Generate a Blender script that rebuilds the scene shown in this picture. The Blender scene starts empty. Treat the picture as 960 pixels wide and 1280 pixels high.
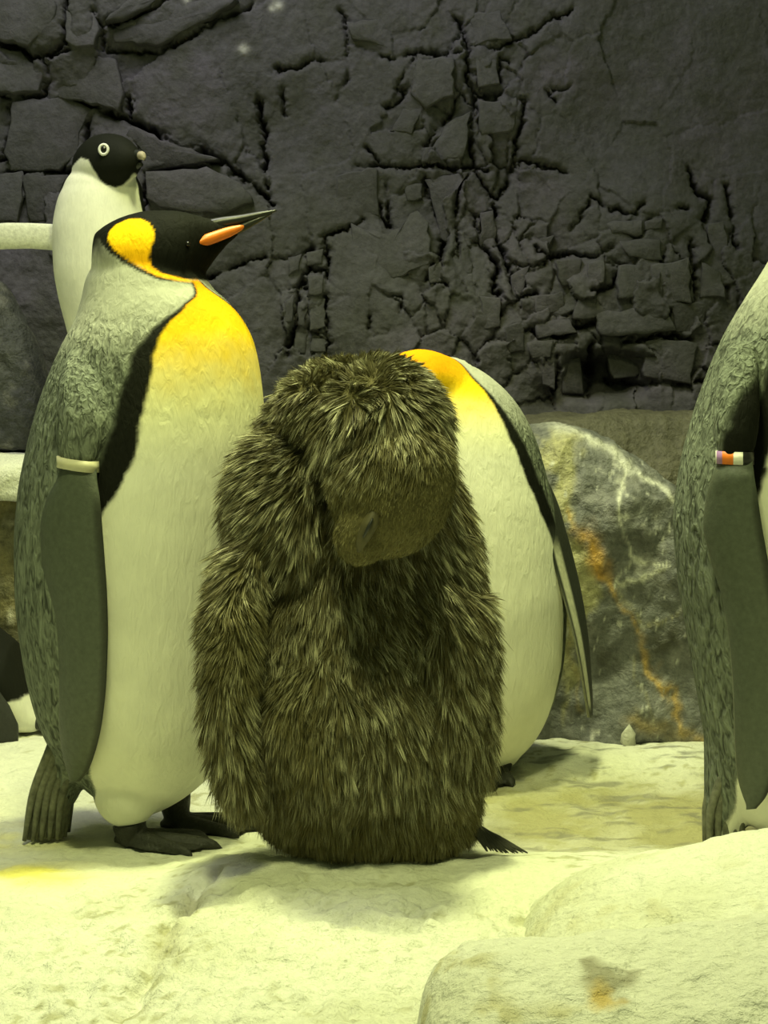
import bpy, bmesh, math, random
import numpy as np
from mathutils import Vector, kdtree

random.seed(7)
RNG = np.random.default_rng(11)

# ------------------------------------------------------------------ camera, world, lights, exposure
SC = bpy.context.scene
COL = SC.collection
F = 2030.0            # focal length in pixels of the 960 x 1280 frame
CH = 0.637            # camera height
HY = 500.0            # pixel row of the horizon

cam_d = bpy.data.cameras.new('camera')
cam = bpy.data.objects.new('camera', cam_d)
COL.objects.link(cam)
cam_d.sensor_fit = 'HORIZONTAL'
cam_d.sensor_width = 36.0
cam_d.lens = F * 36.0 / 960.0
cam_d.shift_y = -140.0 / 960.0
cam_d.clip_start = 0.05
cam.location = (0, 0, CH)
cam.rotation_euler = (math.pi / 2, 0, 0)
SC.camera = cam

world = bpy.data.worlds.new('world')
SC.world = world
world.use_nodes = True
bg = world.node_tree.nodes['Background']
bg.inputs[0].default_value = (0.80, 1.0, 0.40, 1)
bg.inputs[1].default_value = 0.165


def area(name, loc, target, size, energy, color, sy=None, spread=180):
    l = bpy.data.lights.new(name, 'AREA')
    l.energy = energy
    l.color = color
    l.size = size
    l.spread = math.radians(spread)
    if sy:
        l.shape = 'RECTANGLE'
        l.size_y = sy
    o = bpy.data.objects.new(name, l)
    COL.objects.link(o)
    o.location = loc
    o.rotation_euler = (Vector(target) - Vector(loc)).to_track_quat('-Z', 'Y').to_euler()
    return o


# ceiling lamps of the enclosure, above the picture
area('ceiling_lamp_middle_offscreen', (0.05, 2.50, 3.0), (-0.08, 2.15, 0.0), 0.24, 26, (0.95, 1.0, 0.44), spread=95)
area('ceiling_lamp_front_offscreen', (-0.25, 1.0, 3.0), (-0.12, 2.3, 0.45), 0.4, 9, (0.95, 1.0, 0.44), spread=70)
area('ceiling_lamp_back_offscreen', (-0.7, 2.75, 3.0), (-0.6, 3.8, 0.8), 0.9, 29, (1.0, 0.97, 0.97))

SC.view_settings.view_transform = 'Standard'
SC.view_settings.look = 'None'
SC.view_settings.exposure = 0.0
SC.view_settings.gamma = 1.0
SC.view_settings.use_curve_mapping = False


# ------------------------------------------------------------------ helpers
def P(px, py, d):
    """a point of the place, at distance d in front of the lens"""
    return np.array([(px - 480.0) * d / F, d, CH + (HY - py) * d / F])


def _hash(ix, iy, iz, seed):
    n = (ix * 374761393 + iy * 668265263 + iz * 2147483647 + seed * 974634777) & 0xFFFFFFFF
    n = ((n ^ (n >> 13)) * 1274126177) & 0xFFFFFFFF
    n = (n ^ (n >> 16)) & 0xFFFFFFFF
    return n.astype(np.float64) / 4294967295.0


def vnoise(p, seed=0):
    """value noise in -1..1, p is (n,3)"""
    i = np.floor(p).astype(np.int64)
    f = p - i
    w = f * f * (3 - 2 * f)
    r = 0
    for dx in (0, 1):
        for dy in (0, 1):
            for dz in (0, 1):
                k = (w[:, 0] if dx else 1 - w[:, 0]) * (w[:, 1] if dy else 1 - w[:, 1]) * (w[:, 2] if dz else 1 - w[:, 2])
                r = r + k * _hash(i[:, 0] + dx, i[:, 1] + dy, i[:, 2] + dz, seed)
    return r * 2 - 1


def fbm(p, scale, octv=4, seed=0, gain=0.5):
    p = np.asarray(p, float)
    if p.shape[1] == 2:
        p = np.column_stack([p, np.zeros(len(p))])
    s = np.asarray(scale, float)
    r = 0
    a = 1.0
    for o in range(octv):
        r = r + a * vnoise(p * s * (2.03 ** o) + 17.3 * o, seed + o)
        a *= gain
    return r


def sstep(a, b, x):
    t = np.clip((x - a) / (b - a), 0, 1)
    return t * t * (3 - 2 * t)


def pchip(x, y, q):
    x = np.asarray(x, float)
    y = np.asarray(y, float)
    q = np.clip(q, x[0], x[-1])
    h = np.diff(x)
    dl = np.diff(y) / h
    m = np.zeros_like(y)
    m[0] = dl[0]
    m[-1] = dl[-1]
    for i in range(1, len(x) - 1):
        if dl[i - 1] * dl[i] > 0:
            w1 = 2 * h[i] + h[i - 1]
            w2 = h[i] + 2 * h[i - 1]
            m[i] = (w1 + w2) / (w1 / dl[i - 1] + w2 / dl[i])
    k = np.clip(np.searchsorted(x, q, side='right') - 1, 0, len(h) - 1)
    t = (q - x[k]) / h[k]
    return ((1 + 2 * t) * (1 - t) ** 2 * y[k] + t * (1 - t) ** 2 * h[k] * m[k]
            + t * t * (3 - 2 * t) * y[k + 1] + t * t * (t - 1) * h[k] * m[k + 1])


def poly_sdf(x, y, poly):
    """signed distance to a polygon, negative inside"""
    x = np.asarray(x, float)
    y = np.asarray(y, float)
    d = np.full(x.shape, 1e18)
    s = np.ones(x.shape)
    n = len(poly)
    for i in range(n):
        ax, ay = poly[i]
        bx, by = poly[i - 1]
        ex, ey = bx - ax, by - ay
        wx, wy = x - ax, y - ay
        t = np.clip((wx * ex + wy * ey) / (ex * ex + ey * ey + 1e-12), 0, 1)
        d = np.minimum(d, (wx - ex * t) ** 2 + (wy - ey * t) ** 2)
        c1 = y >= ay
        c2 = y < by
        c3 = ex * wy > ey * wx
        flip = (c1 & c2 & c3) | (~c1 & ~c2 & ~c3)
        s = np.where(flip, -s, s)
    return s * np.sqrt(d)


def line_dist(x, y, pts):
    d = np.full(np.shape(x), 1e18)
    for (ax, ay), (bx, by) in zip(pts[:-1], pts[1:]):
        ex, ey = bx - ax, by - ay
        wx, wy = x - ax, y - ay
        t = np.clip((wx * ex + wy * ey) / (ex * ex + ey * ey + 1e-12), 0, 1)
        d = np.minimum(d, (wx - ex * t) ** 2 + (wy - ey * t) ** 2)
    return np.sqrt(d)


def new_mesh(name, V, faces=None, quads=None, tris=None, smooth=True):
    me = bpy.data.meshes.new(name)
    V = np.asarray(V, float)
    if faces is not None:
        me.from_pydata(V.tolist(), [], faces)
    else:
        nq = 0 if quads is None else len(quads)
        nt = 0 if tris is None else len(tris)
        loops = []
        if nq:
            loops.append(np.asarray(quads, np.int32).ravel())
        if nt:
            loops.append(np.asarray(tris, np.int32).ravel())
        L = np.concatenate(loops)
        st = np.concatenate([np.arange(nq) * 4, nq * 4 + np.arange(nt) * 3]).astype(np.int32)
        me.vertices.add(len(V))
        me.vertices.foreach_set('co', V.ravel())
        me.loops.add(len(L))
        me.loops.foreach_set('vertex_index', L)
        me.polygons.add(nq + nt)
        me.polygons.foreach_set('loop_start', st)
        me.update(calc_edges=True)
    me.validate()
    if smooth:
        me.polygons.foreach_set('use_smooth', np.ones(len(me.polygons), bool))
    me.update()
    return me


def coords(me):
    a = np.zeros(len(me.vertices) * 3)
    me.vertices.foreach_get('co', a)
    return a.reshape(-1, 3)


def set_color(me, rgb, name='Col'):
    rgb = np.asarray(rgb, float)
    if rgb.ndim == 1:
        rgb = np.tile(rgb, (len(me.vertices), 1))
    at = me.color_attributes.new(name, 'FLOAT_COLOR', 'POINT')
    at.data.foreach_set('color', np.column_stack([rgb, np.ones(len(rgb))]).ravel())


def set_float(me, v, name):
    at = me.attributes.new(name, 'FLOAT', 'POINT')
    at.data.foreach_set('value', np.asarray(v, float))


def link(name, me, mat, parent=None, loc=None):
    o = bpy.data.objects.new(name, me)
    COL.objects.link(o)
    if mat is not None and not me.materials:
        me.materials.append(mat)
    if loc is not None:
        o.location = loc
    if parent is not None:
        o.parent = parent
    return o


def thing(name, label, cat, loc=(0, 0, 0), group=None):
    o = bpy.data.objects.new(name, None)
    COL.objects.link(o)
    o.location = loc
    o.empty_display_size = 0.05
    tag(o, label, cat, group)
    return o


def tag(o, label, cat, group=None):
    o['label'] = label
    o['category'] = cat
    if group:
        o['group'] = group


def ring_loft(rings):
    """rings: (m, n, 3) closed loops -> verts, faces (capped with fans)"""
    R = np.asarray(rings, float)
    m, n, _ = R.shape
    V = R.reshape(-1, 3)
    i, j = np.meshgrid(np.arange(m - 1), np.arange(n), indexing='ij')
    a = i * n + j
    b = i * n + (j + 1) % n
    Q = np.stack([a, b, b + n, a + n], -1).reshape(-1, 4)
    c0, c1 = len(V), len(V) + 1
    V = np.vstack([V, R[0].mean(0), R[-1].mean(0)])
    k = np.arange(n)
    T = np.vstack([np.stack([np.full(n, c0), (k + 1) % n, k], -1),
                   np.stack([np.full(n, c1), (m - 1) * n + k, (m - 1) * n + (k + 1) % n], -1)])
    return V, Q, T


def ell_ring(c, a, b, n=40, e=2.0):
    t = np.linspace(0, 2 * math.pi, n, endpoint=False)
    ct, st = np.cos(t), np.sin(t)
    ct = np.sign(ct) * np.abs(ct) ** (2 / e)
    st = np.sign(st) * np.abs(st) ** (2 / e)
    return np.asarray(c) + np.outer(ct, a) + np.outer(st, b)


def tube(pts, rad, n=16, flat=1.0, side=None, samples=0):
    """tube along points, with a radius per point; flat squeezes it along the vertical"""
    pts = np.asarray(pts, float)
    rad = np.asarray(rad, float)
    if samples:
        t = np.arange(len(pts))
        q = np.linspace(0, len(pts) - 1, samples)
        pts = np.column_stack([pchip(t, pts[:, k], q) for k in range(3)])
        rad = pchip(t, rad, q)
    tg = np.gradient(pts, axis=0)
    tg /= np.linalg.norm(tg, axis=1)[:, None] + 1e-12
    ref = np.array([0, 0, 1.0]) if side is None else np.asarray(side, float)
    rings = []
    for p, r, t in zip(pts, rad, tg):
        s = np.cross(t, ref)
        if np.linalg.norm(s) < 1e-3:
            s = np.cross(t, [1.0, 0, 0])
        s /= np.linalg.norm(s)
        u = np.cross(s, t)
        rings.append(ell_ring(p, s * r, u * r * flat, n))
    return ring_loft(rings)


def ellipsoid(c, r, n=32, R=None):
    v = np.linspace(0.03, math.pi - 0.03, n // 2)
    rings = []
    for a in v:
        t = np.linspace(0, 2 * math.pi, n, endpoint=False)
        rings.append(np.column_stack([np.sin(a) * np.cos(t), np.sin(a) * np.sin(t), np.full(n, np.cos(a))]))
    V, Q, T = ring_loft(rings)
    V = V * np.asarray(r)
    if R is not None:
        V = V @ np.asarray(R).T
    return V + np.asarray(c), Q[:, ::-1], T[:, ::-1]


def rot_y(a):
    c, s = math.cos(a), math.sin(a)
    return np.array([[c, 0, s], [0, 1, 0], [-s, 0, c]])


def join(parts):
    Vs, Qs, Ts, o = [], [], [], 0
    for V, Q, T in parts:
        Vs.append(V)
        if len(Q):
            Qs.append(np.asarray(Q) + o)
        if len(T):
            Ts.append(np.asarray(T) + o)
        o += len(V)
    return np.vstack(Vs), (np.vstack(Qs) if Qs else None), (np.vstack(Ts) if Ts else None)


def union(name, parts, voxel=0.004, smooth=8):
    """several overlapping closed shapes -> one continuous skin"""
    V, Q, T = join(parts)
    me = new_mesh('tmp', V, quads=Q, tris=T)
    o = bpy.data.objects.new('tmp', me)
    COL.objects.link(o)
    m = o.modifiers.new('r', 'REMESH')
    m.mode = 'VOXEL'
    m.voxel_size = voxel
    s = o.modifiers.new('s', 'SMOOTH')
    s.factor = 0.5
    s.iterations = smooth
    dg = bpy.context.evaluated_depsgraph_get()
    dg.update()
    r = bpy.data.meshes.new_from_object(o.evaluated_get(dg))
    bpy.data.objects.remove(o)
    bpy.data.meshes.remove(me)
    r.name = name
    r.polygons.foreach_set('use_smooth', np.ones(len(r.polygons), bool))
    return r


def shift(me, loc):
    V = coords(me) - np.asarray(loc)
    me.vertices.foreach_set('co', V.ravel())
    me.update()


def mix(a, b, t):
    a = np.asarray(a, float)
    b = np.asarray(b, float)
    t = np.asarray(t)[..., None]
    return a * (1 - t) + b * t


# ------------------------------------------------------------------ materials
def mat_base(name, rough=0.7, spec=0.3):
    m = bpy.data.materials.new(name)
    m.use_nodes = True
    nt = m.node_tree
    b = nt.nodes['Principled BSDF']
    b.inputs['Roughness'].default_value = rough
    b.inputs['Specular IOR Level'].default_value = spec
    return m, nt, b


def node(nt, kind, **kw):
    n = nt.nodes.new(kind)
    for k, v in kw.items():
        setattr(n, k, v)
    return n


def tex_coord(nt, scale=(1, 1, 1)):
    tc = node(nt, 'ShaderNodeTexCoord')
    mp = node(nt, 'ShaderNodeMapping')
    mp.inputs['Scale'].default_value = scale
    nt.links.new(tc.outputs['Object'], mp.inputs['Vector'])
    return mp.outputs['Vector']


def noise(nt, vec, scale, detail=4, rough=0.55, dist=0.0):
    n = node(nt, 'ShaderNodeTexNoise')
    n.inputs['Scale'].default_value = scale
    n.inputs['Detail'].default_value = detail
    n.inputs['Roughness'].default_value = rough
    n.inputs['Distortion'].default_value = dist
    nt.links.new(vec, n.inputs['Vector'])
    return n.outputs['Fac']


def ramp(nt, fac, stops):
    r = node(nt, 'ShaderNodeValToRGB')
    e = r.color_ramp.elements
    e[0].position, e[0].color = stops[0][0], (*stops[0][1], 1)
    e[1].position, e[1].color = stops[-1][0], (*stops[-1][1], 1)
    for p, c in stops[1:-1]:
        k = e.new(p)
        k.color = (*c, 1)
    nt.links.new(fac, r.inputs['Fac'])
    return r.outputs['Color']


def mul(nt, a, b, fac=1.0):
    m = node(nt, 'ShaderNodeMix', data_type='RGBA', blend_type='MULTIPLY')
    m.inputs['Factor'].default_value = fac
    nt.links.new(a, m.inputs[6])
    nt.links.new(b, m.inputs[7])
    return m.outputs[2]


def bump(nt, b, height, strength=0.5, dist=0.01, prev=None):
    n = node(nt, 'ShaderNodeBump')
    n.inputs['Strength'].default_value = strength
    n.inputs['Distance'].default_value = dist
    nt.links.new(height, n.inputs['Height'])
    if prev is not None:
        nt.links.new(prev, n.inputs['Normal'])
    nt.links.new(n.outputs['Normal'], b.inputs['Normal'])
    return n.outputs['Normal']


def attr(nt, name, fac=False):
    a = node(nt, 'ShaderNodeAttribute')
    a.attribute_name = name
    return a.outputs['Fac' if fac else 'Color']


def plain(name, rgb, rough=0.6, spec=0.3, nscale=60, var=0.25, bstr=0.15, bdist=0.003):
    m, nt, b = mat_base(name, rough, spec)
    v = tex_coord(nt)
    n = noise(nt, v, nscale, 5)
    lo = tuple(c * (1 - var) for c in rgb)
    hi = tuple(min(1, c * (1 + var)) for c in rgb)
    nt.links.new(ramp(nt, n, [(0.25, lo), (0.75, hi)]), b.inputs['Base Color'])
    bump(nt, b, n, bstr, bdist)
    return m


def plumage(name, scale_bump=1.0, fine=0.32, rough=0.72, var=0.46):
    """painted feather coat: colour from 'Col', wavy feather edges where 'tex' is high, soft streaks elsewhere"""
    m, nt, b = mat_base(name, rough, 0.06)
    oc = tex_coord(nt)
    fe = noise(nt, tex_coord(nt, (1.0, 1.0, 0.36)), 118, 2.0, 0.45, 1.1)
    tex = attr(nt, 'tex', True)
    shade = ramp(nt, fe, [(0.30, (1 - var * 1.35,) * 3), (0.5, (1.0,) * 3), (0.70, (1 + var,) * 3)])
    one = node(nt, 'ShaderNodeMix', data_type='RGBA')
    one.inputs[6].default_value = (1, 1, 1, 1)
    nt.links.new(tex, one.inputs['Factor'])
    nt.links.new(shade, one.inputs[7])
    c = mul(nt, attr(nt, 'Col'), one.outputs[2])
    big = noise(nt, oc, 14, 4)
    c = mul(nt, c, ramp(nt, big, [(0.2, (0.88,) * 3), (0.8, (1.08,) * 3)]))
    nt.links.new(c, b.inputs['Base Color'])
    inv = node(nt, 'ShaderNodeMath', operation='MULTIPLY')
    nt.links.new(fe, inv.inputs[0])
    nt.links.new(tex, inv.inputs[1])
    n1 = bump(nt, b, inv.outputs[0], scale_bump, 0.008)
    fn = noise(nt, tex_coord(nt, (95, 95, 30)), 1.0, 3, 0.5, 0.8)
    bump(nt, b, fn, fine, 0.006, n1)
    return m


def coloured(name, rough=0.8, spec=0.2, nscale=80, bstr=0.4, bdist=0.006, n2=None, var=0.25, b2=0.5, d2=0.01):
    """colour from 'Col' with grain and fine relief"""
    m, nt, b = mat_base(name, rough, spec)
    v = tex_coord(nt)
    n = noise(nt, v, nscale, 7, 0.62)
    c = mul(nt, attr(nt, 'Col'), ramp(nt, n, [(0.25, (1 - var,) * 3), (0.75, (1 + var,) * 3)]))
    nt.links.new(c, b.inputs['Base Color'])
    nm = bump(nt, b, n, bstr, bdist)
    if n2:
        k = noise(nt, v, n2, 6, 0.6, 0.15)
        bump(nt, b, k, b2, d2, nm)
    return m


M_WALL = coloured('rock_wall_paint', 0.78, 0.25, 70, 0.6, 0.006, 24, 0.25, 0.4, 0.012)
M_STONE = coloured('rock_stone_paint', 0.78, 0.25, 70, 0.6, 0.006, 24, 0.25, 0.4, 0.012)
M_SNOW = coloured('ground_ice', 0.7, 0.3, 110, 0.8, 0.007, 34, 0.08, 0.6, 0.014)
M_ROCK = coloured('veined_rock', 0.55, 0.45, 70, 0.7, 0.010, 22, 0.4, 0.6, 0.02)
M_KING = plumage('king_plumage')
M_SMALL = plumage('short_plumage', 0.3, 0.12, 0.65, var=0.2)
M_FLIP = coloured('flipper_skin', 0.55, 0.35, 130, 0.3, 0.003, 40, 0.22, 0.3, 0.004)
M_FOOT = plain('foot_skin', (0.022, 0.024, 0.018), 0.55, 0.4, 220, 0.4, 0.6, 0.004)
M_TAIL = plain('tail_feather', (0.14, 0.145, 0.105), 0.6, 0.3, 90, 0.5, 0.4, 0.004)
M_BEAK = plain('beak_horn', (0.018, 0.02, 0.016), 0.35, 0.5, 60, 0.3, 0.1)
M_ORANGE = plain('beak_plate_orange', (0.80, 0.20, 0.012), 0.4, 0.5, 60, 0.12, 0.1)
M_PALE = plain('beak_tip_pale', (0.42, 0.36, 0.27), 0.5, 0.4, 60, 0.2, 0.1)
M_EYE = plain('eye_dark', (0.008, 0.007, 0.006), 0.12, 0.6, 60, 0.1, 0.02)
M_EYEW = plain('eye_ring_white', (0.80, 0.80, 0.76), 0.5, 0.3, 60, 0.06, 0.05)
M_BAND = plain('band_cream', (0.60, 0.57, 0.40), 0.4, 0.4, 60, 0.1, 0.05)
M_BANDP = plain('band_lilac', (0.36, 0.20, 0.46), 0.4, 0.4, 60, 0.1, 0.05)
M_BANDO = plain('band_orange', (0.80, 0.20, 0.02), 0.4, 0.4, 60, 0.1, 0.05)
M_BANDW = plain('band_white', (0.85, 0.84, 0.78), 0.4, 0.4, 60, 0.06, 0.05)
M_BANDK = plain('band_black', (0.02, 0.02, 0.02), 0.4, 0.4, 60, 0.1, 0.05)
M_DOWN, _nt, _b = mat_base('brown_down', 0.6, 0.25)
_nt.links.new(attr(_nt, 'Col'), _b.inputs['Base Color'])
M_SKIN = plain('chick_undercoat', (0.115, 0.102, 0.047), 0.85, 0.1, 40, 0.4, 0.6, 0.01)


# ------------------------------------------------------------------ the setting: floor
def ground_z(x, d):
    p = np.column_stack([x, d])
    z = 0.006 * fbm(p, 2.2, 4, 3) + 0.004 * fbm(p, 9, 3, 5)
    z += 0.003 * fbm(p, 34, 3, 8)
    # front swell the chick stands on, then a shallow wet dip, level again further back
    z += (0.012 + 0.024 * sstep(-0.34, -0.12, x)) * sstep(2.42, 2.06, d + 0.03 * fbm(p, 3, 2, 14))
    z -= 0.018 * sstep(2.05, 2.40, d) * sstep(2.85, 2.55, d)
    z += 0.010 * np.exp(-(((x - 0.4) / 0.55) ** 2 + ((d - 2.86) / 0.13) ** 2))
    return z


ICE = (0.72, 0.73, 0.62)
ICE_DULL = (0.60, 0.61, 0.46)


def build_floor():
    def axis(segs):
        out = [segs[0][0]]
        for a, b, s in segs:
            k = max(1, int(round((b - a) / s)))
            out += list(np.linspace(a, b, k + 1)[1:])
        return np.array(out)
    xs = axis([(-3.0, -0.95, 0.05), (-0.95, 0.95, 0.0055), (0.95, 3.0, 0.05)])
    ds = axis([(0.6, 1.4, 0.05), (1.4, 3.4, 0.0062), (3.4, 4.4, 0.05)])
    X, D = np.meshgrid(xs, ds, indexing='ij')
    x, d = X.ravel(), D.ravel()
    z = ground_z(x, d)
    p = np.column_stack([x, d])
    # pixel-size lumps and the cracks that run down the front
    lump = fbm(p, 60, 2, 31)
    front = sstep(2.15, 1.9, d)
    z += 0.006 * front * np.clip(lump, -1, 1) + 0.003 * front * fbm(p, 130, 2, 33)
    cr = [P(270, 1108, 2.1), P(235, 1150, 2.0), P(205, 1200, 1.85), P(190, 1240, 1.75), P(150, 1290, 1.64)]
    cr = [(c[0] + 0.0, c[1]) for c in cr]
    wob = 0.012 * fbm(p, 22, 2, 40)
    cd = line_dist(x + wob, d + wob, cr)
    z -= 0.014 * np.exp(-(cd / 0.009) ** 2)
    n = np.stack([np.arange(len(xs) - 1)[:, None] * len(ds) + np.arange(len(ds) - 1)[None]], -1)[..., 0]
    Q = np.stack([n, n + len(ds), n + len(ds) + 1, n + 1], -1).reshape(-1, 4)
    me = new_mesh('floor', np.column_stack([x, d, z]), quads=Q)
    # colours of the painted ice: clean, algae-stained, yellow stains, grey wet gravel
    c = np.tile(ICE, (len(x), 1))
    n1 = fbm(p, 5, 4, 50)
    n2 = fbm(p, 17, 4, 51)
    n3 = fbm(np.column_stack([x * 0.55, d * 1.6]), 34, 4, 52)
    c = mix(c, ICE_DULL, 0.6 * sstep(0.0, 0.8, n1))
    g = np.exp(-(((x - 0.40) / 0.36) ** 4 + ((d - 2.51) / 0.23) ** 4)) * sstep(0.02, 0.14, x + 0.05 * n2)
    c = mix(c, [0.34, 0.32, 0.15], np.clip(g * (0.95 + 0.3 * n2), 0, 0.95))
    c = mix(c, [0.17, 0.165, 0.12], np.clip(g, 0, 1) * sstep(0.25, 0.9, n3) * 0.7)
    g2 = np.exp(-(((x - 0.55) / 0.5) ** 4 + ((d - 2.88) / 0.20) ** 4))
    c = mix(c, [0.14, 0.14, 0.12], g2 * sstep(0.35, 0.9, n3) * 0.7)
    ys = np.exp(-(((x + 0.50) / 0.09) ** 2 + ((d - 2.16) / 0.07) ** 2))
    c = mix(c, [0.80, 0.72, 0.10], np.clip(ys * (0.9 + 0.7 * n2), 0, 0.85))
    ys = np.exp(-(((x + 0.56) / 0.10) ** 2 + ((d - 2.42) / 0.08) ** 2))
    c = mix(c, [0.82, 0.76, 0.22], np.clip(ys * (0.8 + 0.7 * n2), 0, 0.8))
    c = mix(c, [0.42, 0.40, 0.24], 0.6 * np.exp(-(cd / 0.018) ** 2) * sstep(-0.4, 0.6, n2))
    sp = sstep(0.45, 0.75, fbm(p, 62, 3, 60)) * sstep(-0.25, 0.35, fbm(p, 7, 2, 63))
    c = mix(c, [0.36, 0.35, 0.18], 0.7 * sp)
    set_color(me, c)
    o = link('floor', me, M_SNOW)
    o['kind'] = 'structure'
    o['label'] = 'pale uneven artificial ice ground under the penguins'
    return o


build_floor()

# ------------------------------------------------------------------ the setting: rock wall
WD = 4.0
A = lambda pts: [(300 + x / 1.4545, y / 1.4545) for x, y in pts]
B = lambda pts: [(x / 2.0, y / 2.0) for x, y in pts]
CRACKS = [(A(p), w) for p, w in [
    ([(395, 30), (410, 60), (415, 100), (412, 140), (428, 165), (425, 200), (420, 250), (425, 300)], 1.3),
    ([(185, 20), (195, 60), (200, 110), (195, 150), (175, 175)], 1.0),
    ([(200, 75), (240, 90), (275, 105), (320, 95), (360, 100), (400, 98)], 1.0),
    ([(290, 160), (300, 130), (320, 100)], 0.8),
    ([(430, 165), (470, 172), (520, 178), (515, 220), (505, 250), (505, 300)], 1.2),
    ([(340, 260), (360, 230), (385, 205), (395, 180)], 1.1),
    ([(215, 297), (260, 295), (310, 300), (360, 295), (400, 300), (450, 305)], 1.2),
    ([(230, 265), (250, 285)], 1.0), ([(265, 190), (290, 180), (300, 160)], 0.8),
    ([(335, 320), (345, 350), (365, 400), (372, 440), (365, 480), (375, 515)], 1.4),
    ([(400, 330), (395, 380), (400, 430), (395, 470)], 1.3),
    ([(265, 330), (270, 370), (275, 410), (260, 390), (255, 370)], 1.3),
    ([(430, 310), (445, 340), (470, 360), (490, 320), (500, 290)], 1.2),
    ([(430, 390), (435, 440), (470, 480), (465, 520), (475, 570), (455, 620)], 1.4),
    ([(465, 370), (470, 430), (490, 480), (500, 540), (540, 530)], 1.4),
    ([(510, 290), (560, 300), (595, 310)], 1.0), ([(640, 355), (680, 380), (720, 390), (735, 370)], 1.1),
    ([(600, 420), (620, 400), (635, 365)], 1.0), ([(540, 445), (560, 470), (600, 460), (640, 470), (680, 450)], 1.1),
    ([(500, 480), (540, 490), (560, 475)], 1.0), ([(530, 605), (580, 610), (640, 590), (700, 600), (760, 590)], 1.8),
    ([(580, 650), (575, 720)], 1.4), ([(500, 600), (540, 600)], 1.0), ([(640, 620), (650, 680), (640, 720)], 2.2),
    ([(660, 470), (700, 480), (680, 520), (640, 530)], 1.0), ([(820, 300), (830, 340), (860, 360), (850, 400)], 1.4),
    ([(890, 330), (900, 400), (905, 450)], 1.3), ([(740, 400), (780, 385), (815, 380)], 1.1),
    ([(110, 460), (130, 450), (120, 490), (105, 530), (100, 570), (85, 640)], 1.5),
    ([(155, 430), (160, 500), (155, 570), (160, 640)], 1.2), ([(85, 530), (130, 520)], 0.9),
    ([(125, 600), (155, 605)], 0.8), ([(130, 490), (160, 490)], 0.8), ([(150, 430), (190, 420), (220, 400)], 1.0),
    ([(240, 570), (235, 610), (270, 605)], 0.9), ([(265, 540), (295, 540), (295, 570)], 0.9),
    ([(65, 125), (100, 118), (140, 105), (195, 108)], 1.1), ([(75, 160), (80, 200)], 1.0),
    ([(35, 180), (40, 250), (48, 340)], 1.2), ([(570, 160), (605, 152)], 0.8), ([(575, 185), (560, 165)], 0.7),
    ([(350, 480), (340, 510), (375, 515)], 1.0), ([(520, 70), (560, 40), (600, 20)], 0.9),
    ([(420, 80), (470, 85), (520, 65)], 0.9), ([(470, 140), (475, 100), (490, 110)], 0.9),
    ([(0, 320), (30, 345), (60, 370)], 1.0), ([(640, 690), (760, 700), (860, 690)], 1.6),
    ([(700, 620), (760, 610), (830, 615)], 1.6), ([(770, 470), (765, 540)], 1.0), ([(820, 440), (830, 540), (815, 600)], 1.1)]]
CRACKS += [(B(p), w) for p, w in [
    ([(0, 115), (60, 125), (80, 150), (130, 140), (170, 110), (175, 60), (170, 0)], 2.0),
    ([(0, 235), (60, 245), (110, 235), (125, 190), (110, 150)], 1.8),
    ([(170, 240), (230, 265), (300, 290), (360, 320), (430, 360), (500, 380), (560, 410), (620, 450), (660, 490)], 2.1),
    ([(180, 130), (130, 150)], 1.4), ([(255, 130), (265, 80), (240, 40)], 1.4),
    ([(265, 75), (330, 55), (400, 25), (430, 5)], 1.5),
    ([(270, 125), (400, 130), (470, 100), (560, 50), (640, 10)], 1.3),
    ([(20, 260), (30, 290), (15, 350), (0, 400)], 1.4), ([(0, 430), (60, 425), (110, 420), (170, 425)], 1.4),
    ([(60, 430), (65, 480)], 1.1), ([(150, 360), (155, 420)], 1.2), ([(205, 380), (215, 310), (230, 285)], 1.5),
    ([(370, 430), (430, 425), (520, 415)], 1.4), ([(320, 240), (325, 290)], 1.4),
    ([(640, 240), (655, 300), (660, 370), (665, 450)], 1.4), ([(700, 170), (750, 160), (780, 140)], 1.1),
    ([(860, 40), (870, 100), (870, 190), (840, 240)], 1.2), ([(470, 480), (490, 500), (520, 470)], 1.0),
    ([(520, 690), (600, 660), (660, 640)], 1.3), ([(370, 440), (360, 520)], 1.2)]]
STONES = [B(p) for p in [
    [(0, 0), (140, 0), (155, 30), (130, 90), (80, 125), (0, 108)],
    [(180, 40), (235, 40), (258, 90), (250, 128), (195, 135), (180, 110)],
    [(0, 125), (55, 135), (75, 155), (110, 175), (105, 230), (60, 240), (0, 232)],
    [(140, 145), (200, 135), (300, 150), (320, 230), (310, 285), (240, 260), (150, 235), (130, 190)],
    [(270, 60), (340, 0), (430, 0), (400, 22), (330, 52)],
    [(280, 85), (420, 35), (560, 4), (600, 8), (470, 88), (400, 120), (285, 118)],
    [(35, 255), (160, 245), (230, 275), (205, 330), (200, 380), (150, 415), (30, 420), (15, 380)],
    [(0, 435), (58, 432), (62, 500), (55, 550), (0, 560)],
    [(68, 432), (170, 430), (150, 470), (135, 550), (70, 555)],
    [(375, 438), (520, 423), (600, 465), (640, 505), (560, 540), (400, 530), (365, 500)],
    [(330, 305), (420, 365), (520, 388), (550, 410), (440, 418), (370, 423), (360, 370), (322, 340)]]]
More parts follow.
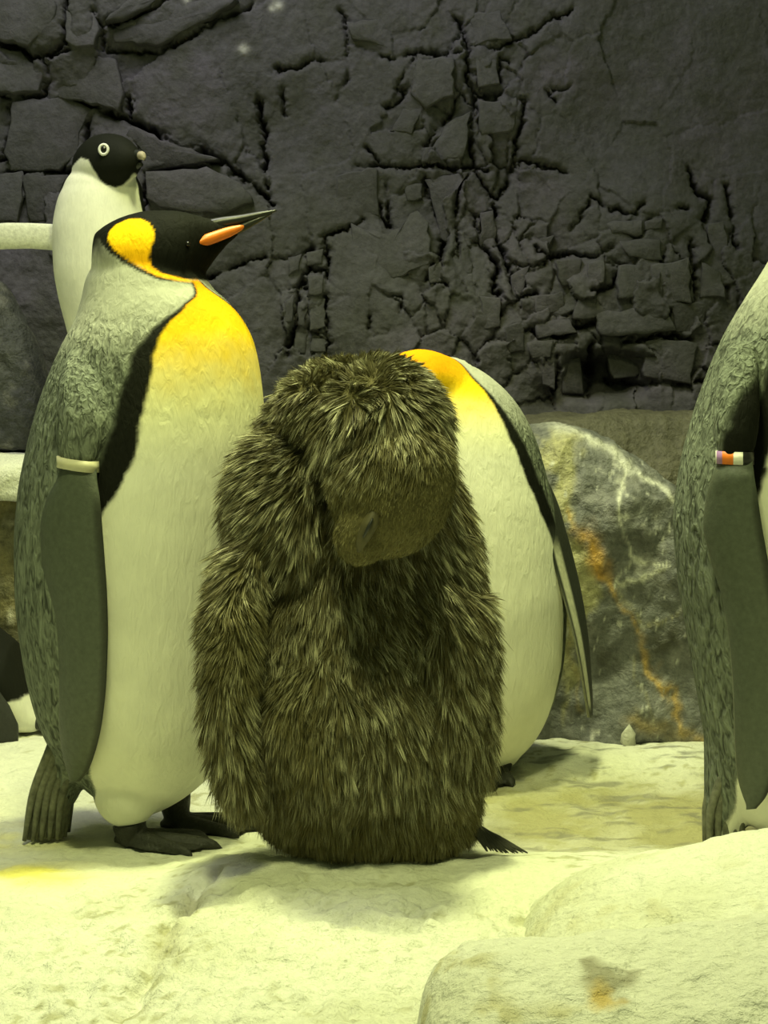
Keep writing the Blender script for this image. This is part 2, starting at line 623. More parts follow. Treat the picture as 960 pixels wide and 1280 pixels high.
STONES += [A(p) for p in [
    [(640, 575), (760, 560), (790, 600), (730, 605), (650, 610)], [(670, 640), (720, 630), (735, 675), (680, 685)],
    [(540, 590), (600, 580), (605, 605), (535, 612)], [(740, 620), (830, 620), (820, 700), (740, 690)],
    [(583, 655), (625, 650), (625, 715), (585, 710)], [(545, 660), (572, 655), (570, 705), (550, 700)],
    [(490, 500), (530, 485), (520, 530), (495, 545)], [(660, 402), (732, 405), (730, 425), (670, 430)],
    [(735, 400), (765, 400), (765, 415), (735, 420)], [(545, 430), (575, 425), (560, 455)],
    [(625, 480), (660, 475), (655, 520), (630, 525)], [(480, 590), (515, 590), (515, 640), (485, 640)],
    [(345, 320), (415, 310), (395, 345), (385, 440), (373, 435), (350, 360)], [(435, 390), (462, 375), (466, 430), (440, 450)],
    [(402, 450), (420, 445), (425, 500), (402, 500)], [(345, 485), (362, 478), (370, 510), (347, 512)],
    [(425, 105), (465, 105), (468, 150), (435, 160)], [(435, 185), (500, 182), (495, 235), (440, 240)],
    [(322, 105), (390, 105), (385, 170), (340, 190), (310, 170)], [(350, 265), (385, 212), (415, 208), (415, 290), (352, 290)],
    [(270, 230), (300, 192), (330, 200), (320, 240)], [(335, 266), (352, 264), (345, 290), (332, 290)],
    [(170, 310), (255, 305), (250, 350), (252, 385), (180, 390)],
    [(205, 410), (265, 425), (320, 380), (340, 400), (350, 480), (300, 505), (215, 508), (200, 450)],
    [(300, 330), (332, 330), (328, 360), (300, 365)], [(85, 465), (112, 462), (105, 488), (85, 498)],
    [(120, 458), (150, 452), (150, 478), (122, 482)], [(128, 498), (152, 498), (152, 535), (124, 540)],
    [(80, 545), (98, 540), (94, 580), (80, 590)], [(106, 548), (122, 544), (120, 590), (104, 595)],
    [(128, 545), (156, 545), (155, 597), (128, 597)], [(128, 612), (156, 612), (153, 640), (128, 638)],
    [(102, 600), (120, 600), (117, 640), (97, 640)], [(745, 480), (815, 475), (815, 545), (750, 545)],
    [(690, 490), (740, 485), (735, 540), (690, 545)], [(850, 410), (885, 400), (890, 470), (855, 480)],
    [(610, 540), (680, 540), (670, 580), (600, 575)], [(780, 550), (850, 555), (845, 605), (790, 600)],
    [(835, 480), (880, 490), (880, 545), (835, 540)], [(690, 440), (760, 435), (765, 470), (705, 472)],
    [(575, 475), (615, 475), (618, 520), (580, 525)], [(535, 540), (590, 530), (590, 570), (540, 578)],
    [(440, 540), (470, 540), (468, 590), (445, 600)], [(520, 620), (572, 620), (568, 648), (525, 650)],
    [(190, 40), (270, 30), (280, 90), (205, 70)], [(420, 30), (470, 20), (490, 70), (425, 76)]]]


def wall_y(px, py):
    """depth of the rock face (smaller is nearer), px/py measured on the wall plane"""
    p = np.column_stack([px, py]) / 100.0
    frac = np.exp(-(((px - 585) / 85) ** 4 + ((py - 260) / 230) ** 4)) + np.exp(-(((px - 800) / 190) ** 4 + ((py - 400) / 110) ** 4)) \
        + np.exp(-(((px - 375) / 40) ** 4 + ((py - 385) / 75) ** 4)) + 0.35 * np.exp(-(((px - 130) / 200) ** 4 + ((py - 250) / 260) ** 4)) + 0.15
    frac = np.clip(frac, 0, 1)
    wx = px + 9 * fbm(p, 1.3, 2, 70) + 3 * fbm(p, 12, 3, 71)
    wy = py + 9 * fbm(p, 1.3, 2, 72) + 3 * fbm(p, 12, 3, 73)
    r = np.random.default_rng(5)
    S = np.column_stack([r.uniform(-420, 1380, 1500), r.uniform(-340, 640, 1500)])
    fs = np.exp(-(((S[:, 0] - 585) / 85) ** 4 + ((S[:, 1] - 260) / 230) ** 4)) + np.exp(-(((S[:, 0] - 800) / 190) ** 4 + ((S[:, 1] - 400) / 110) ** 4)) \
        + np.exp(-(((S[:, 0] - 375) / 40) ** 4 + ((S[:, 1] - 385) / 75) ** 4)) + 0.08
    S = S[r.uniform(0, 1, len(S)) < np.clip(fs, 0, 1)]
    tilt = r.normal(0, 1, (len(S), 2))
    off = r.normal(0, 1, len(S))
    d1 = np.full(len(px), 1e9)
    d2 = np.full(len(px), 1e9)
    k1 = np.zeros(len(px), int)
    for k, (sx, sy) in enumerate(S):
        dd = np.hypot((wx - sx) * 1.25, (wy - sy) * 0.85)
        m = dd < d1
        d2 = np.where(m, d1, np.minimum(d2, dd))
        k1 = np.where(m, k, k1)
        d1 = np.where(m, dd, d1)
    edge = (d2 - d1)
    cell = 0.007 * off[k1] + 0.00034 * ((wx - S[k1, 0]) * tilt[k1, 0] + (wy - S[k1, 1]) * tilt[k1, 1])
    y = frac * np.clip(cell, -0.03, 0.03)
    y += 0.018 * frac * np.exp(-edge / 1.6) * np.clip(0.6 + fbm(p, 4, 2, 81), 0, 1.3)
    y += 0.040 * fbm(p, 0.5, 2, 75) + 0.004 * fbm(p, 2.6, 3, 76) + 0.0022 * fbm(p, 9, 4, 77, 0.6) * (0.5 + frac)
    jx = px + 3.2 * fbm(p, 11, 4, 78, 0.65)
    jy = py + 3.2 * fbm(p, 11, 4, 79, 0.65)
    dep = np.zeros(len(px))
    wig = fbm(p, 5, 2, 80)
    for pts, w in CRACKS:
        bx0 = min(q[0] for q in pts) - 40
        bx1 = max(q[0] for q in pts) + 40
        by0 = min(q[1] for q in pts) - 40
        by1 = max(q[1] for q in pts) + 40
        m = (px > bx0) & (px < bx1) & (py > by0) & (py < by1)
        if not m.any():
            continue
        dd = line_dist(jx[m], jy[m], pts)
        v = 0.050 * w * np.exp(-dd / (0.75 + 0.65 * w)) * np.clip(0.7 + 0.9 * wig[m], 0.1, 1.2) + 0.004 * w * np.exp(-(dd / (7 * w)) ** 2)
        dep[m] = np.maximum(dep[m], v)
    y += dep
    # hollow low on the right, overhanging ledge upper left
    y += 0.12 * np.exp(-(((px - 760) / 45) ** 4 + ((py - 470) / 26) ** 4))
    y += 0.05 * np.exp(-(((px - 690) / 40) ** 2 + ((py - 500) / 30) ** 2))
    y -= 0.05 * sstep(95, 20, py + (px - 150) * 0.22) * sstep(340, 200, px)
    y += 0.05 * sstep(660, 900, px) * sstep(330, 60, py)
    return y


def build_wall():
    u = WD / F

    def axis(segs):
        out = [segs[0][0]]
        for a, b, s in segs:
            k = max(1, int(round((b - a) / s)))
            out += list(np.linspace(a, b, k + 1)[1:])
        return np.array(out)
    xs = axis([(-900, -40, 14), (-40, 1000, 1.65), (1000, 1860, 14)])
    ys = axis([(-620, -20, 14), (-20, 540, 1.65), (540, 840, 14)])
    X, Y = np.meshgrid(xs, ys, indexing='ij')
    px, py = X.ravel(), Y.ravel()
    dy = wall_y(px, py)
    V = np.column_stack([(px - 480) * u, WD + dy, CH + (HY - py) * u])
    n = np.arange(len(xs) - 1)[:, None] * len(ys) + np.arange(len(ys) - 1)[None]
    Q = np.stack([n, n + 1, n + len(ys) + 1, n + len(ys)], -1).reshape(-1, 4)
    me = new_mesh('wall_back', V, quads=Q)
    p = np.column_stack([px, py]) / 100.0

    def wcol(p, px, py):
        n1 = fbm(p, 0.9, 4, 90)
        n2 = fbm(p, 3.5, 4, 91)
        c = np.tile([0.104, 0.101, 0.112], (len(px), 1))
        c = mix(c, [0.122, 0.112, 0.136], sstep(-0.1, 0.7, n1))
        c = mix(c, [0.074, 0.076, 0.062], np.clip(0.40 + 0.35 * n2, 0, 0.85))
        return c
    c = wcol(p, px, py)
    for sx, sy, r in ((237, 4, 5), (241, 15, 4), (347, 6, 6), (340, 10, 4), (305, 62, 6)):
        c = mix(c, [0.5, 0.5, 0.46], np.exp(-(((px - sx) / r) ** 2 + ((py - sy) / r) ** 2)))
    set_color(me, c)
    wall = link('wall_back', me, M_WALL)
    wall['kind'] = 'structure'
    wall['label'] = 'dark grey cracked artificial rock wall behind the penguins'
    # single blocks that can be told apart
    for poly in STONES:
        r = random.Random(int(poly[0][0] * 7 + poly[0][1] * 13))
        cx = sum(q[0] for q in poly) / len(poly)
        cy = sum(q[1] for q in poly) / len(poly)
        size = max(max(q[0] for q in poly) - min(q[0] for q in poly), max(q[1] for q in poly) - min(q[1] for q in poly))
        out = []
        m = len(poly)
        cj = min(4.0, size * 0.09)
        poly = [(a + r.uniform(-cj, cj), b + r.uniform(-cj, cj)) for a, b in poly]
        for i in range(m):
            a, b = poly[i], poly[(i + 1) % m]
            L = math.hypot(b[0] - a[0], b[1] - a[1])
            k = max(2, min(5, int(L / 9)))
            for j in range(k):
                t = j / k
                jit = 0 if False else min(2.2, L * 0.06)
                out.append((a[0] + (b[0] - a[0]) * t + r.uniform(-jit, jit), a[1] + (b[1] - a[1]) * t + r.uniform(-jit, jit)))
        out = np.array(out)
        smp = np.vstack([out * 0.8 + np.array([cx, cy]) * 0.2, [[cx, cy]]])
        base = float(np.percentile(wall_y(smp[:, 0], smp[:, 1]), 35))
        proud = 0.002 + 0.005 * r.random() + min(0.004, size * 0.00005)
        tx, ty = r.uniform(-1, 1) * 0.0004, r.uniform(-0.5, 1) * 0.0004
        inset = min(0.16, 3.0 / max(size, 1) * 1.6)
        rings = []
        for s, dd in ((1.0, 0.06), (1.0, -proud * 0.45), (1 - inset * 0.45, -proud * 0.85), (1 - inset, -proud), ((1 - inset) * 0.5, -proud * 1.06)):
            q = np.array([cx, cy]) + (out - np.array([cx, cy])) * s
            nn = 0.0035 * fbm(q / 100.0, 8, 2, 93) * (1 if dd < 0 else 0)
            yy = base + dd + (q[:, 0] - cx) * tx + (q[:, 1] - cy) * ty + nn
            rings.append(np.column_stack([(q[:, 0] - 480) * u, WD + yy, CH + (HY - q[:, 1]) * u]))
        V, Q, T = ring_loft(rings)
        sm = new_mesh('stone', V, quads=Q, tris=T, smooth=False)
        q = np.column_stack([V[:, 0] / u + 480, HY - (V[:, 2] - CH) / u])
        set_color(sm, wcol(q / 100.0, q[:, 0], q[:, 1]) * r.uniform(0.92, 1.12))
        link('stone', sm, M_STONE, wall)


build_wall()


# ------------------------------------------------------------------ rocks, ledges, mounds
def ridge(name, d0, prof, front, back, ex=2.0, zb=-0.06, nx=160, nt=90, seed=0, amp=0.01, fscale=6, lean=0.0, fine=0.0):
    """a rounded rock body: prof = [(px, py)] of its crest at distance d0; front/back = how far it reaches"""
    u = d0 / F
    px = np.linspace(prof[0][0], prof[-1][0], nx)
    py = pchip([q[0] for q in prof], [q[1] for q in prof], px)
    x = (px - 480) * u
    zt = CH + (HY - py) * u
    tf = np.linspace(0, math.pi, 4000)
    fa = np.sign(np.cos(tf)) * np.abs(np.cos(tf)) ** (2 / ex) * (front + back) / 2
    fb = np.abs(np.sin(tf)) ** (2 / ex) * (zt.max() - zb)
    arc = np.concatenate([[0], np.cumsum(np.hypot(np.diff(fa), np.diff(fb)))])
    t = np.interp(np.linspace(0, arc[-1], nt), arc, tf)
    t[-1] = math.pi
    ct = np.cos(t)
    st = np.abs(np.sin(t))
    st[0] = st[-1] = 0
    a = np.sign(ct) * np.abs(ct) ** (2 / ex)
    b = np.abs(st) ** (2 / ex)
    off = np.where(a > 0, -a * front, -a * back)
    X = np.repeat(x, nt)
    H = (zt - zb)
    Z = (zb + H[:, None] * b[None]).ravel()
    # ends round off in plan as well
    e = np.clip(np.minimum(np.arange(nx), np.arange(nx)[::-1]) / (nx * 0.12), 0, 1)
    e = np.sqrt(1 - (1 - e) ** 2) * 0.92 + 0.08
    Y = d0 + (off[None] * e[:, None]).ravel()
    Y = Y - lean * (Z - zb)
    V = np.column_stack([X, Y, Z])
    g = fbm(V, fscale, 4, seed)
    g2 = fbm(V + 31, fscale, 4, seed + 9)
    V[:, 1] += amp * 1.3 * g
    V[:, 2] += amp * 0.7 * g2 * np.clip((Z - zb) / 0.06, 0, 1)
    if fine:
        V[:, 2] += fine * fbm(V, 45, 3, seed + 3)
        V[:, 1] += fine * fbm(V + 5, 45, 3, seed + 4)
    n = np.arange(nx - 1)[:, None] * nt + np.arange(nt - 1)[None]
    Q = np.stack([n, n + nt, n + nt + 1, n + 1], -1).reshape(-1, 4)
    # end caps and bottom
    k = np.arange(nt)
    i = np.arange(nx - 1)
    bot = np.stack([i * nt, i * nt + nt - 1, (i + 1) * nt + nt - 1, (i + 1) * nt], -1)
    c0, c1 = len(V), len(V) + 1
    V = np.vstack([V, V[:nt].mean(0), V[-nt:].mean(0)])
    j = np.arange(nt - 1)
    T = np.vstack([np.stack([np.full(nt - 1, c0), j, j + 1], -1),
                   np.stack([np.full(nt - 1, c1), (nx - 1) * nt + j + 1, (nx - 1) * nt + j], -1)])
    return new_mesh(name, V, quads=np.vstack([Q, bot]), tris=T)


def snow_colour(V, seed, stain=0.3, tint=ICE):
    n1 = fbm(V, 6, 4, seed)
    n2 = fbm(V, 24, 4, seed + 1)
    c = np.tile(tint, (len(V), 1))
    c = mix(c, ICE_DULL, 0.6 * sstep(0.0, 0.8, n1))
    c = mix(c, [0.50, 0.47, 0.26], stain * sstep(0.25, 0.8, n2) * sstep(0, 0.6, n1 + 0.3))
    return c


def build_rocks():
    # veined boulder behind the chick, right
    me = ridge('boulder', 3.16, [(600, 560), (640, 545), (690, 532), (740, 540), (790, 566), (840, 604), (900, 640), (960, 690), (1010, 760)],
               0.15, 0.20, 4.5, nx=210, nt=190, seed=120, amp=0.018, fscale=7, fine=0.004)
    V = coords(me)
    dd = 3.03
    px = 480 + V[:, 0] * F / dd
    py = HY - (V[:, 2] - CH) * F / dd
    p = np.column_stack([px, py]) / 100.0
    n1 = fbm(p, 1.1, 4, 130)
    n2 = fbm(p, 4.5, 4, 131)
    jx = px + 10 * fbm(p, 3.2, 4, 132) + 4 * n2
    jy = py + 10 * fbm(p, 3.2, 4, 133)
    c = np.tile([0.135, 0.14, 0.135], (len(V), 1))
    c = mix(c, [0.055, 0.055, 0.038], sstep(-0.1, 0.6, n1))
    c = mix(c, [0.21, 0.21, 0.20], 0.8 * sstep(0.1, 0.9, n2))
    yl = poly_sdf(jx, jy, [(670, 540), (735, 548), (728, 590), (718, 640), (724, 690), (752, 715), (738, 770), (722, 830), (712, 900), (690, 800), (676, 680)])
    c = mix(c, [0.40, 0.38, 0.20], 0.9 * sstep(6, -8, yl) * sstep(-0.7, 0.4, n2 + 0.3))
    for pts, w, col, k in [
        ([(712, 640), (735, 690), (752, 715), (778, 760), (800, 795), (820, 830), (838, 870), (848, 915), (880, 925)], 4.0, [0.50, 0.33, 0.09], 0.9),
        ([(722, 660), (742, 705), (757, 722)], 9.0, [0.62, 0.33, 0.05], 0.85),
        ([(790, 575), (765, 625), (782, 690), (786, 700), (838, 700)], 2.2, [0.66, 0.66, 0.58], 0.95),
        ([(786, 705), (770, 730), (805, 722), (838, 706)], 2.0, [0.66, 0.66, 0.56], 0.95),
        ([(775, 735), (800, 775), (830, 770), (846, 755)], 2.6, [0.46, 0.42, 0.24], 0.8),
        ([(740, 545), (785, 575), (840, 615), (900, 660)], 4.5, [0.68, 0.68, 0.62], 0.9),
        ([(690, 538), (725, 545), (770, 560)], 7, [0.55, 0.55, 0.48], 0.8),
        ([(720, 580), (760, 600), (790, 620)], 1.8, [0.45, 0.45, 0.42], 0.6),
        ([(740, 640), (780, 650), (800, 660), (840, 650)], 1.6, [0.40, 0.40, 0.38], 0.6),
        ([(790, 900), (840, 915), (890, 930)], 9, [0.28, 0.20, 0.05], 0.7),
        ([(800, 820), (806, 860), (812, 900)], 2.2, [0.32, 0.30, 0.2], 0.6),
        ([(720, 800), (712, 850), (735, 890)], 2.2, [0.34, 0.27, 0.10], 0.6)]:
        q = line_dist(jx, jy, pts)
        c = mix(c, col, k * np.exp(-(q / w) ** 2) * np.clip(0.75 + 0.5 * n2, 0.2, 1))
    c = mix(c, [0.55, 0.55, 0.50], 0.7 * sstep(0.78, 1.0, fbm(p, 11, 3, 137)))
    set_color(me, c)
    o = link('boulder', me, M_ROCK)
    tag(o, 'dark boulder with white and orange mineral veins behind the two grown penguins', 'rock')

    # brown shelf behind the boulder
    me = ridge('rock_shelf', 3.62, [(520, 548), (560, 530), (640, 518), (760, 514), (900, 516), (1050, 520), (1150, 530)],
               0.20, 0.28, 5, nx=120, nt=80, seed=140, amp=0.02, fscale=5, fine=0.004)
    V = coords(me)
    n1 = fbm(V, 5, 4, 141)
    c = mix(np.tile([0.10, 0.095, 0.065], (len(V), 1)), [0.17, 0.16, 0.11], sstep(-0.3, 0.8, n1))
    set_color(me, c)
    o = link('rock_shelf', me, M_ROCK)
    tag(o, 'low dull brown rock shelf between veined boulder and wall', 'rock')

    # ledge that carries the white-ringed penguin
    rk = thing('rock_ledge', 'yellow-brown rock ledge with white snow top below the dark boulder', 'rock', (-0.55, 3.55, 0))
    me = ridge('rock', 3.58, [(-330, 600), (-250, 592), (-100, 588), (60, 588), (220, 590), (320, 600), (370, 640)],
               0.30, 0.31, 6, nx=150, nt=120, seed=150, amp=0.02, fscale=5, fine=0.005)
    V = coords(me)
    n1 = fbm(V, 6, 4, 151)
    n2 = fbm(V, 25, 4, 152)
    c = mix(np.tile([0.24, 0.21, 0.09], (len(V), 1)), [0.10, 0.095, 0.05], sstep(-0.2, 0.7, n1))
    c = mix(c, [0.48, 0.46, 0.34], 0.8 * sstep(0.5, 0.9, n2))
    set_color(me, c)
    shift(me, rk.location)
    link('rock', me, M_ROCK, rk)
    me = ridge('snow_cap', 3.60, [(-335, 585), (-250, 570), (-100, 566), (60, 566), (220, 568), (320, 582), (372, 610)],
               0.345, 0.31, 7, zb=0.435, nx=150, nt=60, seed=155, amp=0.008, fscale=8, fine=0.002)
    V = coords(me)
    set_color(me, snow_colour(V, 156, 0.05))
    shift(me, rk.location)
    link('snow_cap', me, M_SNOW, rk)

    # dark boulder standing on the ledge
    me = ridge('boulder', 3.72, [(-230, 470), (-190, 390), (-120, 335), (-50, 335), (0, 352), (25, 388), (48, 430), (62, 490), (68, 560)],
               0.11, 0.11, 2.6, zb=0.528, nx=110, nt=80, seed=160, amp=0.012, fscale=9, fine=0.004)
    V = coords(me)
    n1 = fbm(V, 30, 4, 161)
    c = mix(np.tile([0.055, 0.058, 0.056], (len(V), 1)), [0.13, 0.13, 0.115], sstep(0.1, 0.9, n1))
    set_color(me, c)
    o = link('boulder', me, M_ROCK)
    tag(o, 'plain dark grey rounded boulder standing on the snow-topped ledge', 'rock')

    # ice mounds in front
    me = ridge('ice_mound', 1.78, [(628, 1350), (640, 1232), (656, 1184), (690, 1144), (740, 1114), (800, 1094), (870, 1080), (940, 1062), (1010, 1050), (1120, 1060), (1210, 1120), (1250, 1300)],
               0.27, 0.22, 2.3, nx=260, nt=170, seed=170, amp=0.008, fscale=7, fine=0.0022)
    V = coords(me)
    set_color(me, snow_colour(V, 171, 0.4))
    o = link('ice_mound', me, M_SNOW)
    tag(o, 'smooth pale ice mound with a bright crest behind the stained lump', 'ice mound')
    me = ridge('ice_mound', 1.36, [(500, 1420), (520, 1300), (535, 1235), (560, 1206), (610, 1186), (700, 1180), (800, 1172), (900, 1158), (990, 1150), (1090, 1160), (1180, 1230), (1220, 1420)],
               0.30, 0.10, 2.4, nx=300, nt=190, seed=180, amp=0.009, fscale=8, fine=0.003)
    V = coords(me)
    dd = 1.2
    c = snow_colour(V, 181, 0.8)
    px = 480 + V[:, 0] * F / V[:, 1]
    py = HY - (V[:, 2] - CH) * F / V[:, 1]
    k = int(np.argmin(np.hypot(px - 757, py - 1228) + 1000 * (V[:, 1] > 1.36)))
    k2 = int(np.argmin(np.hypot(px - 752, py - 1252) + 1000 * (V[:, 1] > 1.36)))
    nn = fbm(V, 60, 3, 182)
    q = np.linalg.norm((V - V[k]) / np.array([0.019, 0.030, 0.02]), axis=1)
    c = mix(c, [0.24, 0.22, 0.13], 0.75 * sstep(1.4, 0.2, q + 0.9 * nn))
    q = np.linalg.norm((V - V[k2]) / np.array([0.012, 0.016, 0.014]), axis=1)
    c = mix(c, [0.62, 0.42, 0.07], 0.7 * sstep(1.6, 0.1, q + 0.9 * nn))
    set_color(me, c)
    o = link('ice_mound', me, M_SNOW)
    tag(o, 'rough pitted ice lump with a brown and orange stain on its flank', 'ice mound')

    # one broken piece of ice against the boulder foot
    b = P(786, 917, 2.98)
    r = random.Random(3)
    V, Q, T = ellipsoid((0, 0, 0), (0.015, 0.010, 0.020), 8)
    V += 0.008 * np.column_stack([fbm(V + 3, 60, 2, 1), fbm(V, 60, 2, 2), fbm(V, 60, 2, 3)])
    V[:, 2] = np.maximum(V[:, 2], -0.016)
    me = new_mesh('ice_chunk', V, quads=Q, tris=T, smooth=False)
    set_color(me, np.array([0.5, 0.5, 0.42]))
    o = link('ice_chunk', me, M_SNOW, None, (b[0], 2.975, float(ground_z(np.array([b[0]]), np.array([2.975]))[0]) + 0.014))
    tag(o, 'small upright grey chip of ice at the veined boulder foot', 'ice')


build_rocks()

# ------------------------------------------------------------------ penguins
GREY = np.array([0.158, 0.178, 0.145])
SILVER = np.array([0.44, 0.45, 0.385])
BLACK = np.array([0.006, 0.0065, 0.005])
WHITE = np.array([0.82, 0.82, 0.70])


class Frame:
    """pixel-measured drawing of one bird: px, py on its middle plane, depth in the same unit"""

    def __init__(s, d0, secs, ratio, dx=0, dy=0):
        s.d0 = d0
        s.u = d0 / F
        s.y = np.array([q[0] for q in secs], float)
        s.l = np.array([q[1] for q in secs], float)
        s.r = np.array([q[2] for q in secs], float)
        s.ratio = ratio

    def w(s, px, py, dep=0.0):
        return np.array([(px - 480) * s.u, s.d0 + dep * s.u, CH + (HY - py) * s.u])

    def cen(s, py):
        return (pchip(s.y, s.l, py) + pchip(s.y, s.r, py)) / 2

    def hw(s, py):
        return (pchip(s.y, s.r, py) - pchip(s.y, s.l, py)) / 2

    def back(s, V):
        return 480 + V[:, 0] / s.u, HY - (V[:, 2] - CH) / s.u, (V[:, 1] - s.d0) / s.u

    def body(s, n=64, m=90):
        q = np.linspace(s.y[0], s.y[-1], m)
        return ring_loft([ell_ring(s.w(c, y), np.array([h * s.u, 0, 0]), np.array([0, h * s.u * s.ratio, 0]), n)
                          for y, c, h in zip(q, s.cen(q), s.hw(q))][::-1])

    def blob(s, px, py, dep, rx, ry, rz, tilt=0.0):
        return ellipsoid(s.w(px, py, dep), np.array([rx, ry, rz]) * s.u, 36, rot_y(tilt))

    def snout(s, secs):
        """sections across a head that points along +x: (px, ytop, ybot, halfdepth, depth)"""
        t = np.arange(len(secs))
        q = np.linspace(0, len(secs) - 1, 30)
        S = np.array(secs, float)
        S = np.column_stack([pchip(t, S[:, k], q) for k in range(S.shape[1])])
        return ring_loft([ell_ring(s.w(a, (b + c) / 2, e), np.array([0, -w * s.u, 0]), np.array([0, 0, (c - b) / 2 * s.u]), 36)
                          for a, b, c, w, e in S])


def flipper_mesh(fr, secs, thick=8, nsec=60, nring=28, bulge=6, persp=True):
    """secs: (py, xl, xr, depth_left, depth_right) -> paddle"""
    t = np.arange(len(secs))
    q = np.linspace(0, len(secs) - 1, nsec)
    S = np.array(secs, float)
    S = np.column_stack([pchip(t, S[:, k], q) for k in range(5)])
    rings = []
    for k, (py, xl, xr, dl, dr) in enumerate(S):
        a = P(xl, py, fr.d0 + dl * fr.u)
        b = P(xr, py, fr.d0 + dr * fr.u)
        ax = (b - a) / 2
        L = np.linalg.norm(ax)
        nrm = np.cross(ax / L, [0, 0, 1.0])
        nrm /= np.linalg.norm(nrm)
        taper = 1 - 0.45 * k / nsec
        th = min(thick * fr.u * taper, L * 0.7)
        ang = np.linspace(0, 2 * math.pi, nring, endpoint=False)
        c, sn = np.cos(ang), np.sin(ang)
        curve = bulge * fr.u * (1 - c * c)
        rings.append((a + b) / 2 + np.outer(c, ax) + np.outer(sn * th + curve, nrm))
    return ring_loft(rings), S


def mirror_pts(V, centre, alpha):
    """reflect across the upright plane through centre that contains the facing direction"""
    f = np.array([math.sin(alpha), -math.cos(alpha)])
    nrm = np.array([-f[1], f[0]])
    W = V.copy()
    k = (V[:, :2] - np.asarray(centre)) @ nrm
    W[:, :2] -= 2 * k[:, None] * nrm
    return W


def foot_mesh(ankle, toe_dir, length, ground, r=0.012, spread=0.42):
    """webbed foot: shank, three toes, claws"""
    a = np.asarray(ankle, float)
    g = np.array([a[0], a[1], ground])
    d = np.asarray(toe_dir, float)
    d = d / np.linalg.norm(d)
    s = np.array([-d[1], d[0], 0])
    parts = [tube([a, a * 0.45 + g * 0.55 + d * 0.004, g + d * 0.012 + [0, 0, r * 0.9]], [r * 1.9, r * 1.5, r * 1.25], 16, samples=10)]
    tips = []
    for k, ln in ((-1, 0.86), (0, 1.0), (1, 0.84)):
        dirn = d * math.cos(k * spread) + s * math.sin(k * spread)
        p0 = g + d * 0.002 + [0, 0, r * 0.9]
        p1 = g + dirn * length * ln * 0.55 + [0, 0, r * 0.75]
        p2 = g + dirn * length * ln * 0.86 + [0, 0, r * 0.55]
        p3 = g + dirn * length * ln + [0, 0, r * 0.12]
        parts.append(tube([p0, p1, p2, p3], [r * 1.0, r * 0.80, r * 0.62, r * 0.12], 12, samples=14))
        tips.append(p1 * 0.5 + p2 * 0.5)
    # web
    c = g + d * length * 0.42 + [0, 0, r * 0.45]
    V, Q, T = ellipsoid((0, 0, 0), (length * 0.42, length * 0.30, r * 0.42), 24)
    R = np.column_stack([d, s, [0, 0, 1]])
    parts.append((V @ R.T + c, Q, T))
    # heel
    parts.append(tube([g + [0, 0, r], g - d * length * 0.16 + [0, 0, r * 0.5]], [r * 1.1, r * 0.3], 12, samples=5))
    return union('foot', parts, 0.0028, 3)


def put(name, me, mat, root, parent=None):
    shift(me, root.location)
    return link(name, me, mat, parent or root)


def simple(name, VQT, mat, root, parent=None, col=None):
    me = new_mesh(name, VQT[0], quads=VQT[1], tris=VQT[2])
    if col is not None:
        set_color(me, col)
    return put(name, me, mat, root, parent)


def band_ring(fr, S, py0, height, pad, mats, root, parent, tilt=0.0):
    """flat oval ring clipped round the flipper root"""
    k = int(np.argmin(np.abs(S[:, 0] - py0)))
    py, xl, xr, dl, dr = S[k]
    a = P(xl - pad, py0 - tilt, fr.d0 + dl * fr.u)
    b = P(xr + pad, py0 + tilt, fr.d0 + dr * fr.u)
    ax = (b - a) / 2
    L = np.linalg.norm(ax)
    nrm = np.cross(ax / L, [0, 0, 1.0])
    nrm /= np.linalg.norm(nrm)
    th = 17 * fr.u
    n = 48
    t = np.linspace(0, 2 * math.pi, n, endpoint=False)
    base = (a + b) / 2 + np.outer(np.sign(np.cos(t)) * np.abs(np.cos(t)) ** 0.7, ax) + np.outer(np.sin(t) * th + 2 * fr.u, nrm)
    inn = (a + b) / 2 + 0.86 * (base - (a + b) / 2)
    h = np.array([0, 0, height * fr.u / 2])
    V = np.vstack([base + h, base - h, inn - h, inn + h])
    Q = []
    for r in range(4):
        for j in range(n):
            Q.append([r * n + j, ((r + 1) % 4) * n + j, ((r + 1) % 4) * n + (j + 1) % n, r * n + (j + 1) % n])
    me = new_mesh('flipper_band', V, quads=np.array(Q), smooth=False)
    for m in mats:
        me.materials.append(m)
    if len(mats) > 1:
        for p in me.polygons:
            j = p.index % n
            c = math.cos(2 * math.pi * (j + 0.5) / n)      # -1 left .. 1 right
            p.material_index = 0 if c < -0.75 else 1 if c < -0.30 else 2 if c < 0.15 else 3 if c < 0.62 else 4
    return put('flipper_band', me, None, root, parent)


